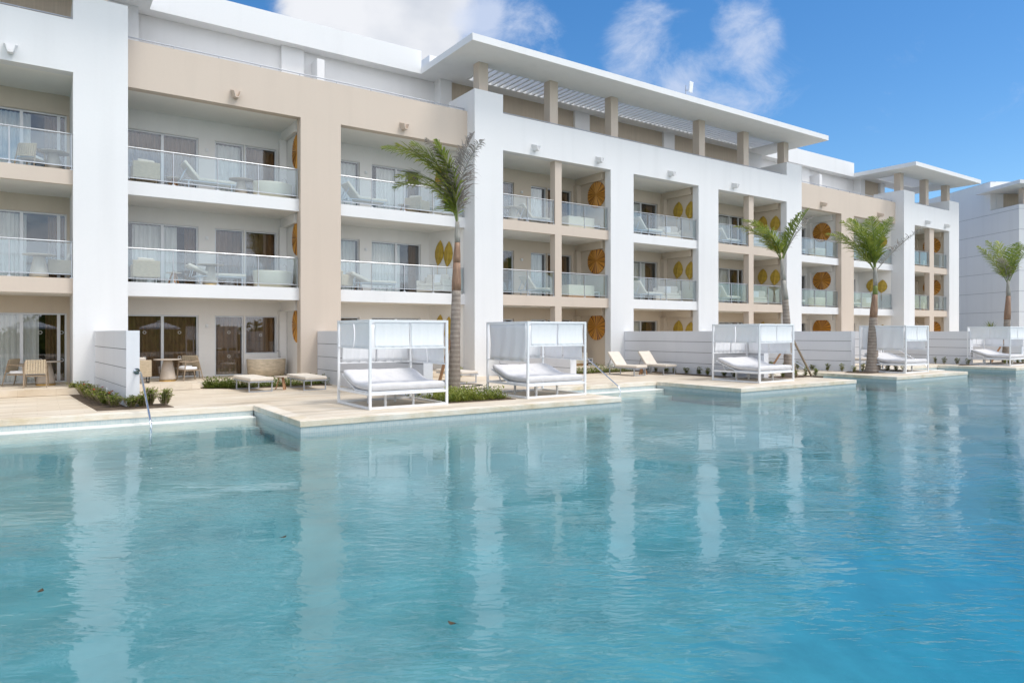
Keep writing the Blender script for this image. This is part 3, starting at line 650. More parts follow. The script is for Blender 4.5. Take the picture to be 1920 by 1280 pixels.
# ------------------------------------------------------------------ handrails
def handrail(x, y, label):
    e = empty('handrail', (x, y, 0)); tag(e, label, 'handrail', 'pool handrails')
    b = MB(); b.tube([(0, 0, .72), (0, -.75, .72), (0, -.85, .705), (0, -.92, .66), (0, -2.45, -.20), (0, -2.53, -.27), (0, -2.56, -.36), (0, -2.56, -.95)], .024, 10); b.build('tube', CHROME, e, smooth=True)
    b = MB(); b.tube([(0, .005, .72), (0, -.02, .72)], .075, 16); b.build('wall_flange', CHROME, e, smooth=False)
handrail(2.02, 19.19, 'chrome handrail from the nearest low wall down into the water')
handrail(16.62, 19.99, 'chrome handrail entering the water just right of the second cabana')
handrail(29.05, 20.39, 'chrome handrail beside the wooden palm stakes')
handrail(40.1, 20.39, 'chrome handrail seen just right of the fourth cabana')

# ------------------------------------------------------------------ daybed cabanas
def soft(o, sub=2):
    m = o.modifiers.new('sub', 'SUBSURF'); m.levels = sub; m.render_levels = sub; return o
def cabana(x, y, label, long_left=False, seed=1):
    rnd = random.Random(seed)
    W_, D_, H = 2.12, 2.1, 2.13
    e = empty('daybed_cabana', (x, y, DK)); tag(e, label, 'daybed', 'daybed cabanas')
    f = MB(); t = .06
    for px in (0, W_ - t):
        for py in (0, D_ - t): f.box(px, px + t, py, py + t, 0, H)
    for z in (0, H - t, .33):
        for py in (0, D_ - t): f.box(t, W_ - t, py + .004, py + t - .004, z + .003, z + t)
        for px in (0, W_ - t): f.box(px + .004, px + t - .004, t, D_ - t, z + .003, z + t)
    for z, sides in ((H - .70, 'f'), (H - 1.12, 'rb'), (H - (1.12 if long_left else .70), 'l')):
        if 'f' in sides: f.box(t, W_ - t, .012, .042, z, z + .03)
        if 'b' in sides: f.box(t, W_ - t, D_ - .042, D_ - .012, z, z + .03)
        if 'l' in sides: f.box(.012, .042, t, D_ - t, z, z + .03)
        if 'r' in sides: f.box(W_ - .042, W_ - .012, t, D_ - t, z, z + .03)
    f.build('frame', POWDER, e, bevel=.004)
    for px in (.55, 1.3):
        for py in (.35, 1.4): l = MB(); l.box(px, px + .05, py, py + .05, .003, .335); l.build('support_leg', POWDER, e)
    # bed platform: flat foot part toward the pool, raised head part at the back
    hy, fy = D_ - .14, 1.08; hz = .72
    s = MB(); s.box(.07, W_ - .07, .07, fy, .393, .425)
    s.hexa([(.07, fy, .393), (W_ - .07, fy, .393), (W_ - .07, hy, hz), (.07, hy, hz), (.07, fy, .425), (W_ - .07, fy, .425), (W_ - .07, hy, hz + .032), (.07, hy, hz + .032)])
    for px in (.2, W_ - .2): s.bar((px, hy - .2, hz - .1), (px, hy - .35, .36), .03, .03)
    s.build('bed_base', POWDER, e)
    prof = [(.035, .43), (.12, .43), (.5, .43), (fy - .05, .435), (fy + .3, .43 + (hz - .40)*.36), (hy + .02, hz + .04)]
    m = MB(); T = .175; ny = 14; rows = []
    for i, (px, pz) in enumerate(prof):
        a = prof[max(0, i-1)]; c = prof[min(len(prof)-1, i+1)]; dx, dz = c[0]-a[0], c[1]-a[1]; L = math.hypot(dx, dz); rows.append((px, pz, -dz/L, dx/L))
    idx = []
    for (px, pz, nx, nz) in rows:
        r = []
        for side in (0, 1):
            for k in range(ny+1):
                xx = .035 + (W_ - .07)*k/ny; seam = k == ny//2
                hgt = side*(T + rnd.uniform(-.011, .011) - (.022 if seam else 0))
                m.v.append((xx, px + nx*hgt, pz + nz*hgt)); r.append(len(m.v)-1)
        idx.append(r)
    K = ny+1
    for i in range(len(idx)-1):
        for k in range(ny):
            m.f.append((idx[i][k], idx[i+1][k], idx[i+1][k+1], idx[i][k+1])); m.f.append((idx[i][K+k], idx[i][K+k+1], idx[i+1][K+k+1], idx[i+1][K+k])); m.m += [0, 0]
        m.f.append((idx[i][0], idx[i][K], idx[i+1][K], idx[i+1][0])); m.f.append((idx[i][ny], idx[i+1][ny], idx[i+1][K+ny], idx[i][K+ny])); m.m += [0, 0]
    for i, fl in ((0, 0), (len(idx)-1, 1)):
        for k in range(ny):
            q = (idx[i][k], idx[i][k+1], idx[i][K+k+1], idx[i][K+k]); m.f.append(q if not fl else q[::-1]); m.m.append(0)
    mo = m.build('mattress', MATTR, e, smooth=True); soft(mo, 2)
    # fabric shades, each panel slightly bellied
    def shade(p0, p1, ztop, zbot, belly, panels, inn):
        p0 = Vector(p0); p1 = Vector(p1); b = MB()
        for k in range(panels):
            a = p0.lerp(p1, (k + .02)/panels); c = p0.lerp(p1, (k + .98)/panels); ph = rnd.uniform(0, 6)
            def fn(u, v, a=a, c=c, ph=ph):
                q = a.lerp(c, u); s = math.sin(math.pi*v)*belly + (.016 if long_left and panels == 1 else .007)*math.sin(u*23 + ph + 3*v)*(.4 + v) + .004*math.sin(u*51 + ph)
                return (q.x + inn[0]*s, q.y + inn[1]*s, ztop + (zbot - ztop)*v)
            b.grid(fn, 24, 8)
        o = b.build('fabric_shade', FABRIC, e, smooth=True); sm = o.modifiers.new('solid', 'SOLIDIFY'); sm.thickness = .004
    t2 = .03; zt = H - .062
    shade((.13, t2, 0), (W_ - .09, t2, 0), zt, H - .68, .025, 2, (0, 1))
    shade((t2, D_ - .1, 0), (t2, .10, 0), zt, H - (1.10 if long_left else .68), .03, 1 if long_left else 2, (1, 0))
    shade((.10, D_ - t2, 0), (W_ - .1, D_ - t2, 0), zt, H - 1.10, .03, 2, (0, -1))
    shade((W_ - t2, .12, 0), (W_ - t2, D_ - .1, 0), zt, H - 1.10, .03, 2, (-1, 0))
cabana(6.42, 15.17, 'nearest white daybed cabana with short shades, between the nearest palm and the pool corner', seed=3)
cabana(11.05, 15.22, 'white daybed cabana with one long wrinkled side curtain, second from the left', long_left=True, seed=5)
cabana(21.2, 15.12, 'white daybed cabana in front of the palm with crossed wooden stakes', seed=8)
cabana(31.5, 15.0, 'white daybed cabana partly hidden by a thick palm trunk', long_left=True, seed=11)
cabana(42.9, 15.05, 'farthest white daybed cabana at the right edge below the blue grey wall', seed=14)

# ------------------------------------------------------------------ furniture prototypes
PROTO = {}
def place(kind, x, y, z, rz, label, cat, group):
    if kind not in PROTO: e = PROTO[kind] = BUILD[kind]()
    else: e = copy_tree(PROTO[kind])
    e.location = (x, y, z); e.rotation_euler = (0, 0, R(rz)); tag(e, label, cat, group); return e
def mk_lounger(raise_deg):
    e = empty('sun_lounger'); f = MB(); L, Wd, h = 1.95, .72, .30; t = .035      # foot end at y=0, head toward +y
    for y in (.12, L - .45):
        for x in (-Wd/2, Wd/2 - t): f.box(x, x + t, y, y + t, 0, h)
        f.box(-Wd/2 + t, Wd/2 - t, y + .002, y + t - .002, 0.002, t)
    for x in (-Wd/2, Wd/2 - t): f.box(x, x + t, 0, L - .1 if raise_deg == 0 else L - .45, h, h + t)
    f.box(-Wd/2 + t, Wd/2 - t, 0, t, h + .002, h + t - .002)
    f.build('frame', GREYM, e, bevel=.003)
    hinge = 1.18; T = .10; z0 = h + t + .004; c = MB()
    c.box(-Wd/2 + .01, Wd/2 - .01, .0, hinge, z0, z0 + T); c.build('seat_cushion', CREAM, e, bevel=.03, seg=3)
    a = R(raise_deg); c = MB(); dy, dz = math.cos(a), math.sin(a); Lb = L - hinge; o = hinge + .006
    c.hexa([(-Wd/2+.01, o, z0), (Wd/2-.01, o, z0), (Wd/2-.01, o + Lb*dy, z0 + Lb*dz), (-Wd/2+.01, o + Lb*dy, z0 + Lb*dz),
            (-Wd/2+.01, o - T*dz, z0 + T*dy), (Wd/2-.01, o - T*dz, z0 + T*dy), (Wd/2-.01, o + Lb*dy - T*dz, z0 + Lb*dz + T*dy), (-Wd/2+.01, o + Lb*dy - T*dz, z0 + Lb*dz + T*dy)])
    c.build('back_cushion', CREAM, e, bevel=.03, seg=3)
    if raise_deg:
        s = MB(); s.bar((-.2, o + Lb*.7*dy + .02, z0 + Lb*.7*dz), (-.2, o + Lb*.75, h), .025, .025); s.bar((.2, o + Lb*.7*dy + .02, z0 + Lb*.7*dz), (.2, o + Lb*.75, h), .025, .025)
        s.box(-Wd/2 + .02, Wd/2 - .02, L - .3, L - .27, h - .01, h + .02); s.bar((-Wd/2+.015, L - .46, h + .017), (-Wd/2+.015, L - .27, h + .005), .03, .03); s.bar((Wd/2-.015, L - .46, h + .017), (Wd/2-.015, L - .27, h + .005), .03, .03); s.build('back_support', GREYM, e)
    return e
def mk_stool():
    e = empty('side_table'); b = MB(); b.lathe([(.20, .40), (.24, .405), (.24, .425), (.20, .43)], 24); b.build('table_top', CONCR, e)
    for k in range(3):
        a = k*2.094 + .5; b = MB(); b.bar((.06*math.cos(a), .06*math.sin(a), .40), (.19*math.cos(a), .19*math.sin(a), 0), .07, .03); b.build('leg', TEAK, e)
    return e
def mk_table():
    e = empty('pedestal_table'); b = MB(); b.lathe([(.255, .05), (.25, .10), (.205, .35), (.14, .66), (.135, .70)], 28); b.build('pedestal', CONCR, e, smooth=True)
    b = MB(); b.lathe([(.26, 0), (.26, .05)], 28); b.build('base_ring', BRASS, e)
    b = MB(); b.lathe([(.36, .70), (.43, .712), (.43, .728), (.42, .735)], 32); b.build('table_top', CONCR, e); return e
def mk_dining():
    e = empty('dining_chair')        # faces -y
    for sx in (-1, 1):
        b = MB(); b.tube([(sx*.25, -.22, .62), (sx*.27, -.26, .3), (sx*.28, -.30, 0)], [.02, .02, .015], 6); b.build('leg', ASH, e)
        b = MB(); b.tube([(sx*.25, .18, .78), (sx*.27, .28, .35), (sx*.28, .36, 0)], [.02, .02, .015], 6); b.build('leg', ASH, e)
        b = MB(); b.tube([(sx*.25, -.24, .62), (sx*.265, 0, .63), (sx*.255, .20, .66)], .02, 6); b.build('armrest', ASH, e)
    b = MB(); b.box(-.25, .25, -.24, .24, .33, .37); b.build('seat_frame', ASH, e); b = MB(); b.box(-.24, .24, -.25, .18, .372, .46); b.build('seat_cushion', FABRIC, e, bevel=.03, seg=3)
    b = MB()
    for k in range(9): z = .42 + k*.045; y = .25 - k*.012 ; b.box(-.25, .25, y - .008, y + .008, z, z + .034)
    for k in range(8): x = -.225 + k*.0643; b.hexa([(x-.018, .262, .41), (x+.018, .262, .41), (x+.018, .275, .41), (x-.018, .275, .41), (x-.018, .165, .82), (x+.018, .165, .82), (x+.018, .178, .82), (x-.018, .178, .82)])
    b.build('woven_back', WOVEN, e); return e
def mk_sofa():
    e = empty('outdoor_sofa'); b = MB()       # 1.35 wide, faces -y
    b.box(-.68, .68, -.36, .40, .10, .34); b.box(-.68, .68, .28, .40, .345, .78); b.box(-.68, -.58, -.36, .275, .345, .60); b.box(.58, .68, -.36, .275, .345, .60); b.build('body', WOVEN if False else CREAM, e, bevel=.03, seg=3)
    b = MB(); b.box(-.56, .56, -.37, .27, .345, .47); b.build('seat_cushion', CREAM, e, bevel=.035, seg=3)
    for x, r in ((-.3, .15), (.12, -.1), (.38, .2)):
        b = MB(); b.hexa([(x-.2, .10, .48), (x+.2, .10, .48), (x+.2, .22, .48), (x-.2, .22, .48), (x-.2+r*.2, .17, .88), (x+.2+r*.2, .17, .85), (x+.2+r*.2, .26, .85), (x-.2+r*.2, .26, .88)]); b.build('pillow', FABRIC if x == .12 else CREAM, e, bevel=.04, seg=3)
    b = MB(); b.box(-.62, .62, -.3, .34, 0, .10); b.build('plinth', BLACKM, e); return e
def mk_armchair():
    e = empty('lounge_armchair'); b = MB()    # woven tub chair on a black sled, faces -y
    b.box(-.40, .40, .26, .36, .20, .74); b.box(-.40, -.30, -.34, .258, .20, .62); b.box(.30, .40, -.34, .258, .20, .62); b.box(-.298, .298, -.34, .256, .20, .30)
    b.build('woven_body', WOVEN, e, bevel=.02)
    b = MB(); b.box(-.29, .29, -.34, .25, .305, .45); b.build('seat_cushion', CREAM, e, bevel=.03, seg=3)
    b = MB(); b.hexa([(-.25, .08, .46), (.25, .08, .46), (.25, .2, .46), (-.25, .2, .46), (-.25, .16, .82), (.25, .16, .84), (.25, .25, .84), (-.25, .25, .82)]); b.build('pillow', CREAM, e, bevel=.035, seg=3)
    b = MB()
    for sx in (-.33, .33): b.tube([(sx, -.3, .2), (sx, -.34, .02), (sx, .30, .02), (sx, .34, .2)], .018, 6)
    b.build('sled_base', BLACKM, e); return e
def mk_tub(square, stone):
    e = empty('bathtub'); body = TUBSTONE if stone else TUBM; b = MB()
    if square:
        b.box(-.82, .82, -.42, .42, 0, .10, 1); b.box(-.80, .80, -.40, -.33, .10, .62); b.box(-.80, .80, .33, .40, .10, .62); b.box(-.80, -.72, -.33, .33, .10, .62); b.box(.72, .80, -.33, .33, .10, .62); b.box(-.72, .72, -.33, .33, .10, .2)
        b.build('tub_body', [body, TEAK], e, bevel=.012)
        b = MB(); b.box(.82, 1.25, -.3, .3, 0, .05); b.box(.84, 1.23, -.29, .29, .14, .18); b.box(.84, 1.23, -.29, .29, .3, .34)
        for x in (.84, 1.19):
            for y in (-.29, .25): b.box(x, x + .04, y, y + .04, .05, .345)
        b.build('towel_shelf', POWDER, e)
    else:
        b.lathe([(.55, 0), (.66, .02), (.69, .30), (.71, .60), (.70, .63), (.60, .63), (.56, .5), (.5, .22), (.3, .20)], 40, sy=.66); b.build('tub_body', body, e, smooth=True)
        if stone: b = MB(); b.lathe([(.60, .632), (.70, .634), (.71, .65), (.61, .65)], 40, sy=.66); b.build('tub_rim', FABRIC, e)
    b = MB(); fx = .55 if square else .60; b.tube([(fx, .30, .5), (fx, .30, .82), (fx - .04, .27, .90), (fx - .12, .22, .92), (fx - .18, .17, .87)], .016, 8); b.build('faucet', CHROME, e, smooth=True); return e
BUILD = {'flat': lambda: mk_lounger(0), 'low': lambda: mk_lounger(24), 'raised': lambda: mk_lounger(50), 'stool': mk_stool, 'table': mk_table, 'dining': mk_dining, 'sofa': mk_sofa, 'arm': mk_armchair,
         'tub': lambda: mk_tub(0, 0), 'tubsq': lambda: mk_tub(1, 0), 'tubst': lambda: mk_tub(0, 1)}
G_L = 'sun loungers'; G_S = 'tripod side tables'; G_T = 'pedestal tables'; G_C = 'woven dining chairs'; G_A = 'lounge armchairs'; G_B = 'outdoor bathtubs'; G_F = 'outdoor sofas'
# deck
place('flat', 5.64, 21.55, DK, 2, 'flat cream sun lounger left of the tripod table, on the deck', 'lounger', G_L)
place('flat', 7.22, 21.25, DK, 0, 'flat cream sun lounger right of the tripod table, beside the nearest cabana', 'lounger', G_L)
place('stool', 6.42, 22.2, DK, 10, 'wooden tripod side table between the two flat sun loungers', 'side table', G_S)
place('raised', 20.75, 20.45, DK, 4, 'cream sun lounger with raised back, nearer of the pair by the long low wall', 'lounger', G_L)
place('raised', 22.35, 20.3, DK, 0, 'cream sun lounger with raised back, against the long low wall', 'lounger', G_L)
place('stool', 21.55, 21.2, DK, 30, 'wooden tripod side table between the two raised sun loungers', 'side table', G_S)
place('raised', 27.0, 19.6, DK, 0, 'cream sun lounger glimpsed through the third cabana', 'lounger', G_L)
place('flat', 36.3, 19.0, DK, 0, 'cream sun lounger glimpsed through the fourth cabana', 'lounger', G_L)
place('flat', 12.7, 21.0, DK, 0, 'cream lounger half hidden behind the nearest palm trunk', 'lounger', G_L)
# ground patios
place('table', 3.58, 25.35, .05, 0, 'round pedestal table with brass base on the patio behind the handrail', 'table', G_T)
place('dining', 4.22, 25.3, .05, -75, 'woven dining chair with white seat, seen from its side, right of the patio table', 'chair', G_C)
place('dining', 4.35, 26.15, .05, -25, 'woven dining chair facing the pool behind the patio table', 'chair', G_C)
place('arm', 2.62, 25.0, .05, 180, 'woven lounge armchair half hidden by the nearest low wall', 'armchair', G_A)
place('table', .22, 25.55, .05, 0, 'round pedestal table behind the chair at the left edge', 'table', G_T)
place('dining', -.02, 24.72, .05, 175, 'woven dining chair seen from behind at the left edge of the patio', 'chair', G_C)
place('dining', -.42, 25.75, .05, 60, 'woven dining chair half hidden behind the left edge patio table', 'chair', G_C)
place('tubst', 7.08, 26.45, .05, 0, 'stone clad round bathtub on the ground patio left of the near tan pillar', 'bathtub', G_B)
place('tubsq', 21.35, 25.9, .05, 0, 'square bathtub on the ground patio behind the second cabana', 'bathtub', G_B)
BN = {'L': 'at the left edge', 'A1': 'left of near tan pillar', 'A2': 'right of near tan pillar', 'B1': 'left of first slim post',
      'B2': 'right of first slim post', 'M': 'between middle white pillars', 'C1': 'left of second slim post', 'C2': 'right of second slim post',
      'D1': 'left of far tan pillar', 'D2': 'right of far tan pillar', 'E1': 'left of last slim post', 'E2': 'right of last slim post'}
LN = {1: 'middle balcony', 2: 'top balcony', 0: 'ground patio'}
def bal(kind, bayn, lv, x, y, rz, look, cat, group):
    place(kind, x, y, LV[lv], rz, f'{look} on the {LN[lv]} {BN[bayn]}', cat, group)
for lv in (1, 2):
    bal('arm', 'A1', lv, 2.95, 25.65, 180, 'woven armchair seen from behind', 'armchair', G_A)
    bal('stool', 'A1', lv, 3.85, 25.9, 0, 'small tripod table', 'side table', G_S)
    bal('raised' if lv == 2 else 'low', 'A1', lv, 5.75 if lv == 2 else 6.1, 25.75, 90, 'cream lounger', 'lounger', G_L)
    bal('table', 'A1', lv, 6.15 if lv == 2 else 4.95, 26.3 if lv == 2 else 25.55, 0, 'round pedestal table', 'table', G_T)
    bal('tub', 'A1', lv, 7.15, 25.85, 0, 'oval cream bathtub', 'bathtub', G_B)
    bal('low' if lv == 1 else 'raised', 'A2', lv, 11.5 if lv == 2 else 11.9, 25.7, 90, 'cream lounger', 'lounger', G_L)
    bal('stool', 'A2', lv, 10.55 if lv == 1 else 12.5, 25.95, 0, 'small tripod table', 'side table', G_S)
    bal('sofa', 'A2', lv, 14.0, 26.1, -60, 'cream sofa with pillows', 'sofa', G_F)
    bal('arm', 'A2', lv, 9.72 if lv == 1 else 13.1, 25.9, 120, 'woven armchair', 'armchair', G_A)
    bal('raised', 'B1', lv, 19.7 if lv == 2 else 19.9, 25.5, 90, 'cream lounger with raised back', 'lounger', G_L)
    if lv == 2: bal('table', 'B1', lv, 17.5, 25.25, 0, 'round pedestal table', 'table', G_T)
    bal('tubsq', 'B2', lv, 21.3, 25.35, 0, 'square cream bathtub', 'bathtub', G_B)
    bal('raised', 'M', lv, 26.6, 25.1, 90, 'cream lounger', 'lounger', G_L)
    bal('sofa', 'M', lv, 27.9, 25.65, -35, 'cream sofa with pillows', 'sofa', G_F)
    bal('raised', 'C1', lv, 33.1, 25.2, 90, 'cream lounger', 'lounger', G_L)
    bal('sofa', 'C2', lv, 35.5, 25.6, -40, 'cream sofa with pillows', 'sofa', G_F)
    bal('raised' if lv == 2 else 'low', 'D1', lv, 40.3, 25.7, 90, 'cream lounger', 'lounger', G_L)
    bal('tub', 'D1', lv, 42.3, 25.8, 0, 'oval cream bathtub', 'bathtub', G_B)
    bal('low', 'D2', lv, 47.0, 25.7, 90, 'cream lounger', 'lounger', G_L)
    bal('sofa', 'D2', lv, 49.2, 26.1, -60, 'cream sofa with pillows', 'sofa', G_F)
    bal('table', 'E1', lv, 53.3, 25.2, 0, 'round pedestal table', 'table', G_T)
    bal('dining', 'E1', lv, 54.0, 25.4, -60, 'woven chair', 'chair', G_C)
    bal('tubsq', 'E2', lv, 56.4, 25.6, 0, 'square cream bathtub', 'bathtub', G_B)
bal('dining', 'L', 2, -.15, 25.3, 150, 'woven chair seen from behind', 'chair', G_C); bal('table', 'L', 2, .42, 25.6, 0, 'round pedestal table', 'table', G_T)
bal('table', 'L', 1, .05, 25.2, 0, 'round pedestal table', 'table', G_T); bal('arm', 'L', 1, .62, 25.75, -90, 'woven armchair', 'armchair', G_A)

# ------------------------------------------------------------------ curtains
def curtain(x0, x1, z0, z1, y, m, folds):
    b = MB(); ph = random.uniform(0, 6); n = max(8, int(folds*6))
    def fn(u, v): 
        x = x0 + (x1 - x0)*u
        return (x, y + .035*math.sin(u*folds*6.283 + ph) + .012*math.sin(u*folds*14 + ph*2) + .01*math.sin(v*5 + u*9), z0 + (z1 - z0)*v)
    b.grid(fn, n, 6); return b.build('curtain', m, smooth=True)
ON = {'sliding_door': 'sliding door', 'hinged_door': 'hinged door', 'window': 'window'}
for (bn, li, kind, u0, u1, z0, z1, y) in CURTAINS:
    rnd = random.Random(f'{bn}{li}{kind}')
    brown = (li == 0 and bn in ('A1', 'A2')) or kind == 'window' or rnd.random() < .15
    L = u1 - u0
    if kind == 'sliding_door':
        if (li, bn) in ((0, 'A1'), (2, 'A1'), (0, 'A2')):
            o = curtain(u0, u1, z0, z1, y, BROWN_CURT, L*7)
        else:
            c1 = curtain(u0 + L*rnd.uniform(0, .12), u0 + L*rnd.uniform(.6, .8), z0, z1, y, SHEER, L*4.5); o = c1
            c2 = curtain(u1 - L*rnd.uniform(.14, .22), u1, z0, z1, y + .1, BROWN_CURT, L*2)
            tag(c2, f'narrow brown side curtain of {ON[kind]} on the {LN[li]} {BN[bn]}', 'curtain', 'curtains')
            brown = False
    else: o = curtain(u0, u1, z0, z1, y, BROWN_CURT if brown else SHEER, L*6)
    tag(o, f'{"brown" if brown or ((li, bn) in ((0, "A1"), (2, "A1"), (0, "A2")) and kind == "sliding_door") else "pale sheer"} curtain behind the {ON[kind]} on the {LN[li]} {BN[bn]}', 'curtain', 'curtains')

# ------------------------------------------------------------------ wall medallions and leaf plaques
def medallion_mat():
    m = mat('carved_wood', (.45, .2, .04), .45); t = m.node_tree; p = t.nodes['Principled BSDF']
    tcn = t.nodes.new('ShaderNodeTexCoord'); s = t.nodes.new('ShaderNodeSeparateXYZ'); t.links.new(tcn.outputs['Object'], s.inputs[0])
    a = math_node(t, 'ARCTAN2', s.outputs[2], s.outputs[1]); c = t.nodes.new('ShaderNodeCombineXYZ'); t.links.new(math_node(t, 'MULTIPLY', a, 4.2), c.inputs[0])
    n = t.nodes.new('ShaderNodeTexNoise'); n.inputs['Scale'].default_value = 2.6; n.inputs['Detail'].default_value = 1; t.links.new(c.outputs[0], n.inputs['Vector'])
    r = t.nodes.new('ShaderNodeValToRGB'); e = r.color_ramp.elements; e[0].position = .45; e[0].color = (.17, .055, .010, 1); e[1].position = .50; e[1].color = (.64, .31, .05, 1)
    t.links.new(n.outputs[0], r.inputs[0]); t.links.new(r.outputs[0], p.inputs['Base Color']); return m
MEDAL = medallion_mat()
def mk_medallion():
    b = MB(); n = 44; r0 = .64            # disc in the y-z plane, facing -x, of ridged wedges
    for k in range(n):
        a0, a1 = 2*math.pi*k/n, 2*math.pi*(k+1)/n; am = (a0+a1)/2; P = lambda r, a, x: (x, r*math.cos(a), r*math.sin(a))
        b.tri(P(0, 0, -.06), P(r0, a0, -.03), P(r0, am, -.065)); b.tri(P(0, 0, -.06), P(r0, am, -.065), P(r0, a1, -.03))
        b.quad(P(r0, a0, -.03), P(r0, a0, 0), P(r0, a1, 0), P(r0, a1, -.03)); b.tri(P(r0, a0, -.03), P(r0, a1, -.03), P(r0, am, -.065))
    return b.build('wall_medallion', MEDAL)
med = None
for bn, u, v in (('A1', 8.0, 25.52), ('B2', 22.594, 25.33), ('D1', 8.0 + SHIFT, 26.25), ('E2', 57.654, 25.5)):
    for lv in (0, 1, 2):
        o = mk_medallion() if med is None else med.copy()
        if med is None: med = o
        else: col.objects.link(o)
        o.location = (u - .001, v, LV[lv] + 1.88); o.rotation_euler = (R(37*lv), 0, 0)
        tag(o, f'round carved wooden wall disc on the {LN[lv]} {BN[bn]}', 'wall art', 'round wooden wall discs')
def mk_leaf(s=1.0, tilt=0):
    e = empty('wall_leaf')           # leaf blade on the y-z plane, stem going down toward -y
    Wd, Hh = .36*s, 1.0*s; prof = [(0, 0), (.18, .55), (.38, .92), (.6, 1), (.8, .78), (.93, .42), (1, .02)]; b = MB()
    for sd in (-1, 1):
        for k in range(len(prof)-1):
            (t0, w0), (t1, w1) = prof[k], prof[k+1]
            A = (-.055, 0, t0*Hh); B = (-.055, 0, t1*Hh); C_ = (-.02, sd*w1*Wd, t1*Hh - .07*w1); D_ = (-.02, sd*w0*Wd, t0*Hh - .07*w0)
            b.quad(A, D_, C_, B) if sd > 0 else b.quad(A, B, C_, D_)
            for q in (.33, .66):       # raised veins
                b.bar((-.057 + .03*0, 0, t0*Hh + .02), (-.03, sd*w1*Wd*.9, t1*Hh - .05), .012, .008) if q < .5 else None
    bo = b.build('blade', GOLD, e); sm = bo.modifiers.new('solid', 'SOLIDIFY'); sm.thickness = .012
    b = MB(); b.tube([(-.058, 0, Hh*.9), (-.062, 0, 0), (-.05, -.06*s, -.5*s), (-.03, -.10*s, -.62*s)], [.008, .014, .014, .012], 6); b.build('stem', BRASS, e); return e
leafp = None
for bn, u, v1, v2 in (('A2', 14.47, 26.6, 26.03), ('M', 28.864, 25.78, 24.9), ('C2', 36.684, 26.0, 25.1), ('D2', 14.53 + SHIFT, 26.4, 25.7)):
    for lv in (0, 1, 2):
        for k, v in ((0, v1), (1, v2)):
            if leafp is None: o = leafp = mk_leaf()
            else: o = copy_tree(leafp)
            narrow = .78 if bn == 'A2' else .96
            sk = bn in ('A2', 'D2'); u_ = (14.86 - .2479*(v - 25.1) + (SHIFT if bn == 'D2' else 0)) - .003 if sk else u
            o.location = (u_, v, LV[lv] + (1.32 if k == 0 else 1.22)); o.rotation_euler = (R(8 if k == 0 else 6), 0, R(13.9) if sk else 0); o.scale = (1, narrow, 1.08 if bn == 'A2' else .95)
            tag(o, f'{"left" if k == 0 else "right"} golden wall leaf of the pair on the {LN[lv]} {BN[bn]}', 'wall art', 'golden wall leaves')

# ------------------------------------------------------------------ palms
RIGHT = Vector((.8223, -.5687, 0)); FWD = Vector((.5687, .8224, 0))
def frond(parent, base, az, e0, bend, L, m, seed, dry=False, n=50, llen=.62, tipdry=None):
    rnd = random.Random(seed); a = R(az); hd = RIGHT*math.cos(a) + FWD*math.sin(a); p = Vector(base); pts = [p.copy()]; dirs = []
    S = 24; wind = RIGHT * -.012
    for k in range(S):
        t = k/S; el = R(e0 - bend*t**1.25); d = (hd*math.cos(el) + Vector((0, 0, math.sin(el))) + wind*k*.35).normalized(); p = p + d*(L/S); pts.append(p.copy()); dirs.append(d)
    dirs.append(dirs[-1]); b = MB()
    b.tube(pts, [.024*(1 - .85*k/S) + .003 for k in range(S+1)], 6, mi=1)
    for k in range(n):
        t = .14 + .86*k/n; q = t*S; i = min(S-1, int(q)); fr = q - i; o = pts[i].lerp(pts[i+1], fr); d = dirs[i]
        side = d.cross(Vector((0, 0, 1)));
        if side.length < .15: side = d.cross(hd.cross(Vector((0, 0, 1))))
        side.normalize(); up = side.cross(d).normalized()
        ll = llen*(math.sin(math.pi*min(1, .18 + .82*t))**.6)*rnd.uniform(.8, 1.1)
        for s in (-1, 1):
            if rnd.random() < (.18 if dry else .04): continue
            v = (side*s*rnd.uniform(.75, 1) + d*rnd.uniform(.55, 1.0) + up*rnd.uniform(-.05, .45) + RIGHT*-.30).normalized()
            w = .013 if dry else .019; wv = d.cross(v).cross(v).normalized()*w if False else (d - v*d.dot(v)).normalized()*w
            drop = rnd.uniform(.5, 1.2) if dry else rnd.uniform(.15, .75); curl = rnd.uniform(-.5, .5) if dry else 0
            P0 = o; P1 = o + v*ll*.4; v2 = (v + Vector((0, 0, -1))*drop*.5 + side*curl).normalized(); P2 = P1 + v2*ll*.35; v3 = (v2 + Vector((0, 0, -1))*drop).normalized(); P3 = P2 + v3*ll*.25
            mi = 0
            b.quad(P0 - wv*.5, P0 + wv*.5, P1 + wv, P1 - wv, mi); b.quad(P1 - wv, P1 + wv, P2 + wv*.75, P2 - wv*.75, mi); b.tri(P2 - wv*.75, P2 + wv*.75, P3, mi)
    o = b.build('frond', [m, SHAFTGREY if dry else SHAFT], parent); return o
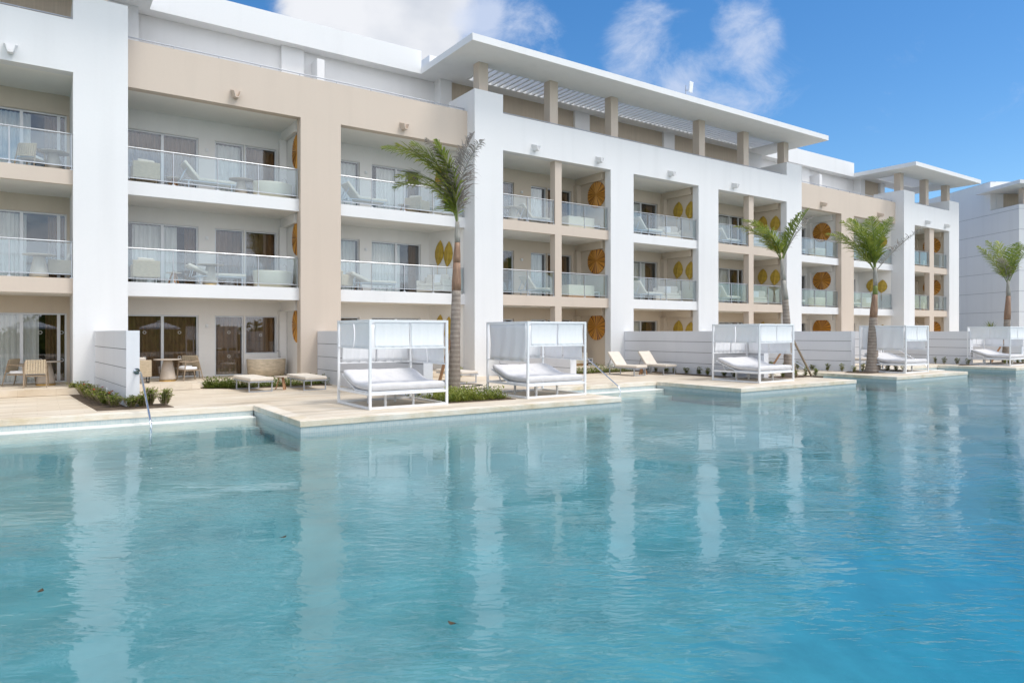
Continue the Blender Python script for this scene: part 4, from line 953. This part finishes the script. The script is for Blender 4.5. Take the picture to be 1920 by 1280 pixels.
def palm(x, y, pts, rad, shaft, top, fronds, label, seed):
    """pts: trunk centre line relative to the base; shaft: list of (z offset, r, material index)"""
    e = empty('palm_tree', (x, y, DK - .05)); tag(e, label, 'palm tree', 'palm trees along the pool')
    b = MB(); P = []; Rr = []; n = 40
    for k in range(n+1):
        t = k/n*(len(pts)-1); i = min(len(pts)-2, int(t)); f = t - i
        P.append(Vector(pts[i]).lerp(Vector(pts[i+1]), f)); Rr.append((rad[i]*(1-f) + rad[i+1]*f)*(1 + .018*math.sin(k*2.1) + random.uniform(-.01, .01)))
    b.tube(P, Rr, 18); b.build('trunk', TRUNK, e, smooth=True)
    mats = {'b': SHEATH, 'g': SHAFT, 'w': SHAFTGREY}; nm = {'b': 'dead_sheath', 'g': 'crownshaft', 'w': 'leaf_base'}
    for (p0, r0, p1, r1, c) in shaft:
        b = MB(); p0 = Vector(p0); p1 = Vector(p1); b.tube([p0, p0.lerp(p1, .3), p0.lerp(p1, .7), p1], [r0, r0*.98 + .004, (r0*.3 + r1*.7), r1], 16); b.build(nm[c], mats[c], e, smooth=True)
    for k, f in enumerate(fronds): frond(e, Vector(top) + Vector((0, 0, f.get('dz', 0))), f['az'], f['e'], f['b'], f['L'], f.get('m', FROND), seed*50 + k, f.get('dry', False), f.get('n', 50), f.get('ll', .62))
F = lambda az, e, b, L, **k: dict(az=az, e=e, b=b, L=L, **k)
r_ = lambda k, z: (RIGHT.x*k, RIGHT.y*k, z)
palm(10.03, 17.46, [r_(0, 0), r_(0, .35), r_(.02, 1.6), r_(.06, 3.1)], [.225, .18, .155, .13],
     [(r_(.06, 3.1), .135, r_(.07, 3.9), .11, 'b'), (r_(.07, 3.9), .108, r_(.09, 4.5), .08, 'b'), (r_(.09, 4.5), .083, r_(.09, 5.1), .06, 'w')], r_(.09, 4.95),
     [F(178, 86, 92, 3.6, ll=.95), F(188, 87, 78, 3.2, m=FRONDY, ll=.9), F(168, 84, 105, 2.8, ll=.85), F(181, 82, 120, 2.6, ll=.85), F(195, 88, 60, 2.9, ll=.85), F(230, 88, 35, 2.6, ll=.6), F(10, 94, 40, 2.9, m=DRY, dry=True, n=95, ll=.8), F(330, 93, 62, 2.7, m=DRY, dry=True, n=85, ll=.75), F(200, 93, 50, 2.8, m=DRY, dry=True, n=70, ll=.7), F(200, 89, 28, 2.5, ll=.6)],
     'nearest palm, crown blown left with grey dry fronds, between the first two cabanas', 1)
palm(25.4, 16.73, [r_(.0, 0), r_(-.02, .6), r_(-.06, 2.0), r_(-.14, 3.2)], [.22, .175, .15, .125],
     [(r_(-.14, 3.2), .13, r_(-.22, 4.0), .10, 'w'), (r_(-.22, 4.0), .098, r_(-.28, 4.9), .06, 'w')], r_(-.28, 4.75),
     [F(178, 66, 66, 2.6, m=FRONDY, ll=.75), F(186, 76, 70, 2.6, ll=.75), F(0, 70, 22, 2.5, n=46, ll=.7), F(15, 66, 40, 2.6, m=DRY, dry=True, ll=.6), F(150, 80, 55, 2.2, m=FRONDY, ll=.7), F(215, 72, 90, 2.4, ll=.7), F(350, 80, 30, 2.2, ll=.6)],
     'palm held by crossed wooden stakes beside the third cabana', 2)
palm(31.6, 16.53, [r_(0, 0), r_(0, .4), r_(.02, 1.8), r_(.04, 2.55)], [.37, .255, .20, .16],
     [(r_(.04, 2.55), .165, r_(.12, 3.6), .115, 'b'), (r_(.12, 3.6), .112, r_(.14, 4.0), .10, 'g'), (r_(.14, 4.0), .098, r_(.12, 4.85), .075, 'w')], r_(.12, 4.65),
     [F(180, 58, 42, 2.9, ll=.8), F(172, 66, 40, 2.6, ll=.75), F(165, 80, 45, 2.9, ll=.85), F(120, 85, 40, 2.9, ll=.8), F(240, 82, 48, 2.8, ll=.85), F(200, 76, 40, 2.9, ll=.8), F(300, 88, 45, 2.6, ll=.75), F(0, 50, 22, 3.0, m=DRY, dry=True, ll=.7), F(20, 84, 50, 2.8, ll=.8)],
     'thick trunked palm with a full green crown in front of the fourth cabana', 3)
palm(47.0, 16.7, [r_(0, 0), r_(.0, 1.0), r_(.05, 2.6)], [.24, .19, .16],
     [(r_(.05, 2.6), .17, r_(.12, 4.0), .12, 'b'), (r_(.12, 4.0), .115, r_(.1, 4.9), .07, 'w')], r_(.1, 4.7),
     [F(180, 62, 20, 2.9, ll=.7), F(175, 80, 30, 2.9, ll=.8), F(90, 86, 30, 2.8, ll=.8), F(0, 66, 20, 2.9, ll=.8), F(270, 84, 40, 2.6, ll=.8), F(15, 78, 40, 2.7, ll=.7), F(220, 76, 70, 2.2, m=DRY, dry=True, ll=.6)],
     'farthest palm standing against the blue grey wall at the right', 4)
# stakes that prop the palms
def stake(a, b, label):
    o = MB(); o.bar(a, b, .09, .045); tag(o.build('support_stake', TEAK if 'brown' in label else ASH), label, 'stake', 'wooden palm stakes')
stake((9.35, 17.35, -.17), (9.93, 17.5, 1.5), 'brown wooden stake leaning on the nearest palm trunk')
stake((26.45, 16.35, -.17), (25.45, 16.75, 1.72), 'long weathered stake leaning left onto the second palm')
stake((25.75, 16.55, -.17), (25.42, 16.75, 1.1), 'short weathered stake close beside the second palm trunk')
stake((24.5, 17.2, -.17), (25.25, 16.8, 1.1), 'brown wooden stake seen through the third cabana')
stake((45.6, 17.0, -.17), (46.85, 16.75, 1.2), 'brown wooden stake left of the farthest palm trunk')

# ------------------------------------------------------------------ plants
def bush(name, x, y, r, h, n, m, seed, label, cat, group, flowers=0, lsize=.05, z=DK):
    rnd = random.Random(seed); e = empty(name, (x, y, z)); tag(e, label, cat, group)
    s = MB(); lf = MB()
    for k in range(max(4, n//14)):
        a = rnd.uniform(0, 6.28); rr = r*rnd.uniform(.05, .75); tip = Vector((rr*math.cos(a), rr*math.sin(a), h*rnd.uniform(.65, 1.05))); s.tube([(tip.x*.2, tip.y*.2, -.02), (tip.x*.7, tip.y*.7, tip.z*.5), tip], .005, 4)
        for q in range(14):
            t = rnd.uniform(.15, 1); o = Vector((tip.x*t, tip.y*t, tip.z*t)); b = rnd.uniform(0, 6.28); v = Vector((math.cos(b), math.sin(b), rnd.uniform(-.1, .9))).normalized(); L = lsize*rnd.uniform(.8, 1.5); w = v.cross(Vector((rnd.uniform(-.3, .3), rnd.uniform(-.3, .3), 1))).normalized()*L*.27; mid = o + v*L*.55 + Vector((0, 0, .006))
            lf.quad(o, mid - w, o + v*L*1.15 - Vector((0, 0, .01)), mid + w)
    s.build('stem', ASH, e); lf.build('foliage', m, e)
    for k in range(flowers):
        f = MB(); a = rnd.uniform(0, 6.28); c = Vector((r*.6*math.cos(a), r*.6*math.sin(a), h*rnd.uniform(.75, 1.1)))
        for q in range(16):
            b = rnd.uniform(0, 6.28); v = Vector((math.cos(b), math.sin(b), rnd.uniform(-.2, 1))).normalized()*.045; w = v.cross(Vector((.3, .1, 1))).normalized()*.014; f.quad(c, c + v*.6 - w, c + v, c + v*.6 + w)
        f.build('flower', FLOWER, e)
    return e
sl = MB(); sl.foot([(.75, 24.15), (.95, 21.2), (1.15, 18.6), (2.75, 18.5), (2.65, 19.5), (2.0, 19.7), (1.5, 24.15)], -.4, DK + .012)
sl.foot([(4.4, 24.2), (5.2, 23.2), (8.4, 23.1), (8.4, 24.7), (4.4, 24.45)], -.4, DK + .012); sl.foot([(8.62, 15.45), (10.75, 15.35), (10.9, 16.3), (10.4, 18.2), (8.75, 18.0)], -.4, DK + .012)
sl.foot([(22.6, 17.3), (23.4, 16.2), (26.7, 16.0), (26.7, 17.0), (23.75, 17.2), (23.3, 24.1), (22.9, 24.1)], -.4, DK + .012); sl.foot([(29.9, 16.9), (30.0, 15.9), (33.8, 15.9), (34.5, 17.2), (31.3, 17.5)], -.4, DK + .012)
sl.foot([(41.2, 16.9), (46.5, 15.8), (49, 15.9), (49.2, 17.5), (43.2, 17.6)], -.4, DK + .012); sl.foot([(16.8, 24.1), (17, 22.9), (22.8, 22.9), (22.8, 24.1)], -.4, DK + .012)
struct(sl.build('planting_bed', SOIL))
spots = [(.98, 24.0, .24, .34, 2, 'beside the pillar foot'), (1.12, 23.1, .24, .30, 0, ''), (1.15, 22.2, .26, .36, 1, ''), (1.24, 21.4, .25, .32, 1, ''), (1.35, 20.6, .27, .33, 2, ''), (1.42, 19.9, .26, .32, 1, ''), (1.55, 19.3, .24, .28, 0, ''), (1.88, 18.95, .18, .25, 0, ''), (2.12, 19.0, .14, .26, 0, ''), (2.32, 19.25, .22, .44, 0, ''), (2.62, 19.05, .18, .38, 0, '')]
desc = ['at the foot of the nearest white pillar, with orange flowers', 'second from the pillar along the nearest low wall, without flowers', 'third from the pillar along the nearest low wall, with a red flower', 'fourth from the pillar along the nearest low wall, with a red flower', 'fifth from the pillar along the nearest low wall, with two red flowers', 'sixth from the pillar along the nearest low wall, with a red flower', 'at the front left corner of the nearest low wall', 'in front of the end of the nearest low wall', 'under the handrail flange of the nearest low wall', 'just right of the nearest low wall, tallest of its row', 'right of the handrail, last of the row by the nearest low wall']
for k, (x, y, r, h, fl, _) in enumerate(spots): bush('shrub', x, y, r*1.55, h*1.08, 640, SHRUB, 100 + k, 'small green shrub ' + desc[k], 'shrub', 'shrubs round the nearest low wall', fl, .06)
def strip(pts, n, m, h, seed):       # low ground cover spread along a bed
    rnd = random.Random(seed); lf = MB()
    for k in range(n):
        (x0, y0, w0), (x1, y1, w1) = pts[int(rnd.random()*(len(pts)-1))], None or pts[0]
        i = int(rnd.random()*(len(pts)-1)); t = rnd.random(); x0, y0, w0 = pts[i]; x1, y1, w1 = pts[i+1]
        o = Vector((x0 + (x1-x0)*t + rnd.uniform(-1, 1)*(w0 + (w1-w0)*t)*.4, y0 + (y1-y0)*t + rnd.uniform(-1, 1)*(w0 + (w1-w0)*t), DK + h*abs(rnd.random()*rnd.random()*1.2)))
        b = rnd.uniform(0, 6.28); v = Vector((math.cos(b), math.sin(b), rnd.uniform(.1, 1.3))).normalized(); L = rnd.uniform(.06, .13); w = v.cross(Vector((0, .1, 1))).normalized()*L*.16; mid = o + v*L*.5
        lf.quad(o, mid - w, o + v*L, mid + w)
    return lf
lf = strip([(4.5, 24.1, .2), (5.4, 23.75, .4), (8.4, 23.8, .4)], 5200, SHRUBD, .3, 21); struct(lf.build('ground_cover', SHRUBD), 'stuff')
lf = strip([(8.75, 15.9, .35), (10.6, 15.85, .35)], 2600, SHRUB, .3, 22); lf2 = strip([(8.75, 17.2, .7), (10.3, 17.2, .7)], 2600, SHRUB, .26, 23)
struct(lf.build('ground_cover', SHRUB), 'stuff'); struct(lf2.build('ground_cover', SHRUB), 'stuff')
lf = strip([(16.9, 23.4, .4), (22.7, 23.4, .4)], 3200, SHRUBD, .34, 24); struct(lf.build('ground_cover', SHRUBD), 'stuff')
k = 0
ordn = ['first', 'second', 'third', 'fourth', 'fifth', 'sixth', 'seventh', 'eighth', 'ninth', 'tenth', 'eleventh', 'twelfth']
def row(a, b, n, where, h=.34, m=SHRUB):
    global k
    for i in range(n):
        t = i/(n-1); rnd = random.Random(900 + k); k += 1
        bush('shrub', a[0] + (b[0]-a[0])*t + rnd.uniform(-.08, .08), a[1] + (b[1]-a[1])*t + rnd.uniform(-.08, .08), .2, h*rnd.uniform(.7, 1.15), 110, m, 300 + k, f'small upright plant, {ordn[i]} from the left {where}', 'plant', 'plants along the garden walls', 0, .075)
row((23.1, 22.6), (23.1, 17.6), 9, 'under the long low wall', m=SHRUBD)
row((30.65, 21.2), (30.75, 17.4), 6, 'under the low wall right of the palm stakes')
row((30.3, 16.6), (33.9, 16.3), 7, 'around the foot of the thick trunked palm')
row((42.6, 20.5), (42.4, 16.9), 7, 'under the low wall left of the fifth cabana', m=SHRUBD)
row((23.9, 16.5), (26.5, 16.3), 5, 'around the foot of the staked palm')
row((45.2, 16.2), (48.6, 16.2), 6, 'around the foot of the farthest palm')
row((10.7, 22.7), (13.9, 23.9), 3, 'on the deck before the second white pillar', h=.4)
# yucca seen over the fifth cabana
ye = empty('yucca', (54.8, 20.4, DK)); tag(ye, 'small spiky dark plant showing above the farthest cabana', 'plant')
b = MB(); b.tube([(0, 0, -.05), (.05, 0, 1.0), (.02, 0, 2.0)], [.09, .07, .06], 8); b.build('trunk', TRUNK, ye)
b = MB(); rnd = random.Random(5)
for i in range(70):
    a = rnd.uniform(0, 6.28); el = rnd.uniform(-.5, 1.4); v = Vector((math.cos(a)*math.cos(el), math.sin(a)*math.cos(el), math.sin(el))); o = Vector((.02, 0, 2.0)); w = v.cross(Vector((.1, .2, 1))).normalized()*.03; L = rnd.uniform(.5, .8); b.tri(o - w, o + w, o + v*L)
b.build('foliage', SHRUBD, ye)

# ------------------------------------------------------------------ small things
h = MB(); h.tube([(10.3, 20.6, DK + .02), (11.3, 20.9, DK + .02), (12.4, 20.6, DK + .02), (12.6, 20.0, DK + .02), (11.9, 19.6, DK + .02), (10.9, 19.5, DK + .02), (10.5, 18.9, DK + .02), (11.2, 18.4, DK + .02), (12.2, 18.9, DK + .02), (12.5, 19.3, DK + .02)], .016, 6)
tag(h.build('garden_hose', BLACKM), 'black hose lying in a loop on the deck between the first two cabanas', 'hose')
ae = empty('rooftop_antenna', (26.75, 23.35, 13.41)); tag(ae, 'small white panel antenna on a mast on the canopy roof', 'antenna')
b = MB(); b.tube([(0, 0, 0), (0, 0, .62)], .022, 8); b.box(-.02, .12, -.03, .03, .36, .42); b.build('mast', GREYM, ae)
b = MB(); b.hexa([(.10, -.14, .30), (.40, -.10, .30), (.40, -.02, .30), (.10, -.06, .30), (.18, -.14, .85), (.48, -.10, .85), (.48, -.02, .85), (.18, -.06, .85)]); b.build('panel', POWDER, ae, bevel=.02)

# ------------------------------------------------------------------ across the pool: what the ground-floor glass mirrors
def parasol(x, y, label):
    e = empty('parasol', (x, y, -.22)); tag(e, label, 'parasol', 'parasols mirrored in the patio glass')
    b = MB(); b.tube([(0, 0, 0), (0, 0, 2.9)], .03, 8); b.build('pole', GREYM, e)
    b = MB(); n = 8
    for k in range(n):
        a0, a1 = 2*math.pi*k/n, 2*math.pi*(k+1)/n; r0, r1 = .35, 1.6
        b.quad((r0*math.cos(a0), r0*math.sin(a0), 2.72), (r1*math.cos(a0), r1*math.sin(a0), 2.28), (r1*math.cos(a1), r1*math.sin(a1), 2.28), (r0*math.cos(a1), r0*math.sin(a1), 2.72))
        b.quad((r0*math.cos(a0), r0*math.sin(a0), 2.78), (r0*math.cos(a1), r0*math.sin(a1), 2.78), (0, 0, 2.92), (0, 0, 2.92))
        b.quad((r1*math.cos(a0), r1*math.sin(a0), 2.28), (r1*math.cos(a0), r1*math.sin(a0), 2.14), (r1*math.cos(a1), r1*math.sin(a1), 2.14), (r1*math.cos(a1), r1*math.sin(a1), 2.28))
    b.build('canopy', FABRIC, e); b = MB(); b.box(-.35, .35, -.35, .35, 0, .08); b.build('base', CONCR, e)
parasol(8.7, -11.2, 'white parasol mirrored in the patio sliding door behind the pedestal table')
parasol(-.3, -12.0, 'white parasol mirrored in the patio glass at the left edge')
rnd = random.Random(77); hb = MB()
hb.grid(lambda a, b: (-60 + 170*a, -19.6 + .25*math.sin(a*900), -.3 + b*(3.1 + 1.5*math.sin((-60 + 170*a)*.23) + .9*math.sin((-60 + 170*a)*.71))), 340, 6)
for k in range(16000):
    x = rnd.uniform(-60, 110); y = -19.3 + rnd.uniform(-.5, .8); top = 3.6 + 1.5*math.sin(x*.23) + .9*math.sin(x*.71); z = rnd.uniform(-.3, top); v = Vector((rnd.gauss(0, 1), rnd.gauss(0, 1), rnd.gauss(0, .7))).normalized()*.30; w = v.cross(Vector((rnd.random(), rnd.random(), 1))).normalized()*.14; o = Vector((x, y, z)); hb.quad(o - v, o - w, o + v, o + w)
struct(hb.build('hedge', SHRUBD), 'stuff')

# fallen leaves on the water
for k, (x, y, a, label) in enumerate([(2.02, 7.03, .3, 'brown fallen leaf floating in the middle of the water, left of the tan reflection'), (.01, 6.65, 1.2, 'dark fallen leaf floating at the left edge of the water'), (2.45, 4.24, 2.0, 'small fallen leaf floating nearest to the viewer')]):
    b = MB(); L = .07; n = 6
    for i in range(n):
        t0, t1 = i/n, (i+1)/n; w0, w1 = math.sin(math.pi*t0)*.022 + .001, math.sin(math.pi*t1)*.022 + .001; z0, z1 = .008 + .012*(t0-.5)**2*4, .008 + .012*(t1-.5)**2*4
        b.quad((L*t0, -w0, z0 + .004), (L*t1, -w1, z1 + .004), (L*t1, 0, z1), (L*t0, 0, z0)); b.quad((L*t0, 0, z0), (L*t1, 0, z1), (L*t1, w1, z1 + .004), (L*t0, w0, z0 + .004))
    b.tube([(0, 0, .018), (-.02, 0, .02)], .0015, 4); o = b.build('fallen_leaf', DEADLEAF); o.location = (x, y, WL); o.rotation_euler = (0, 0, a); tag(o, label, 'leaf', 'fallen leaves on the water')
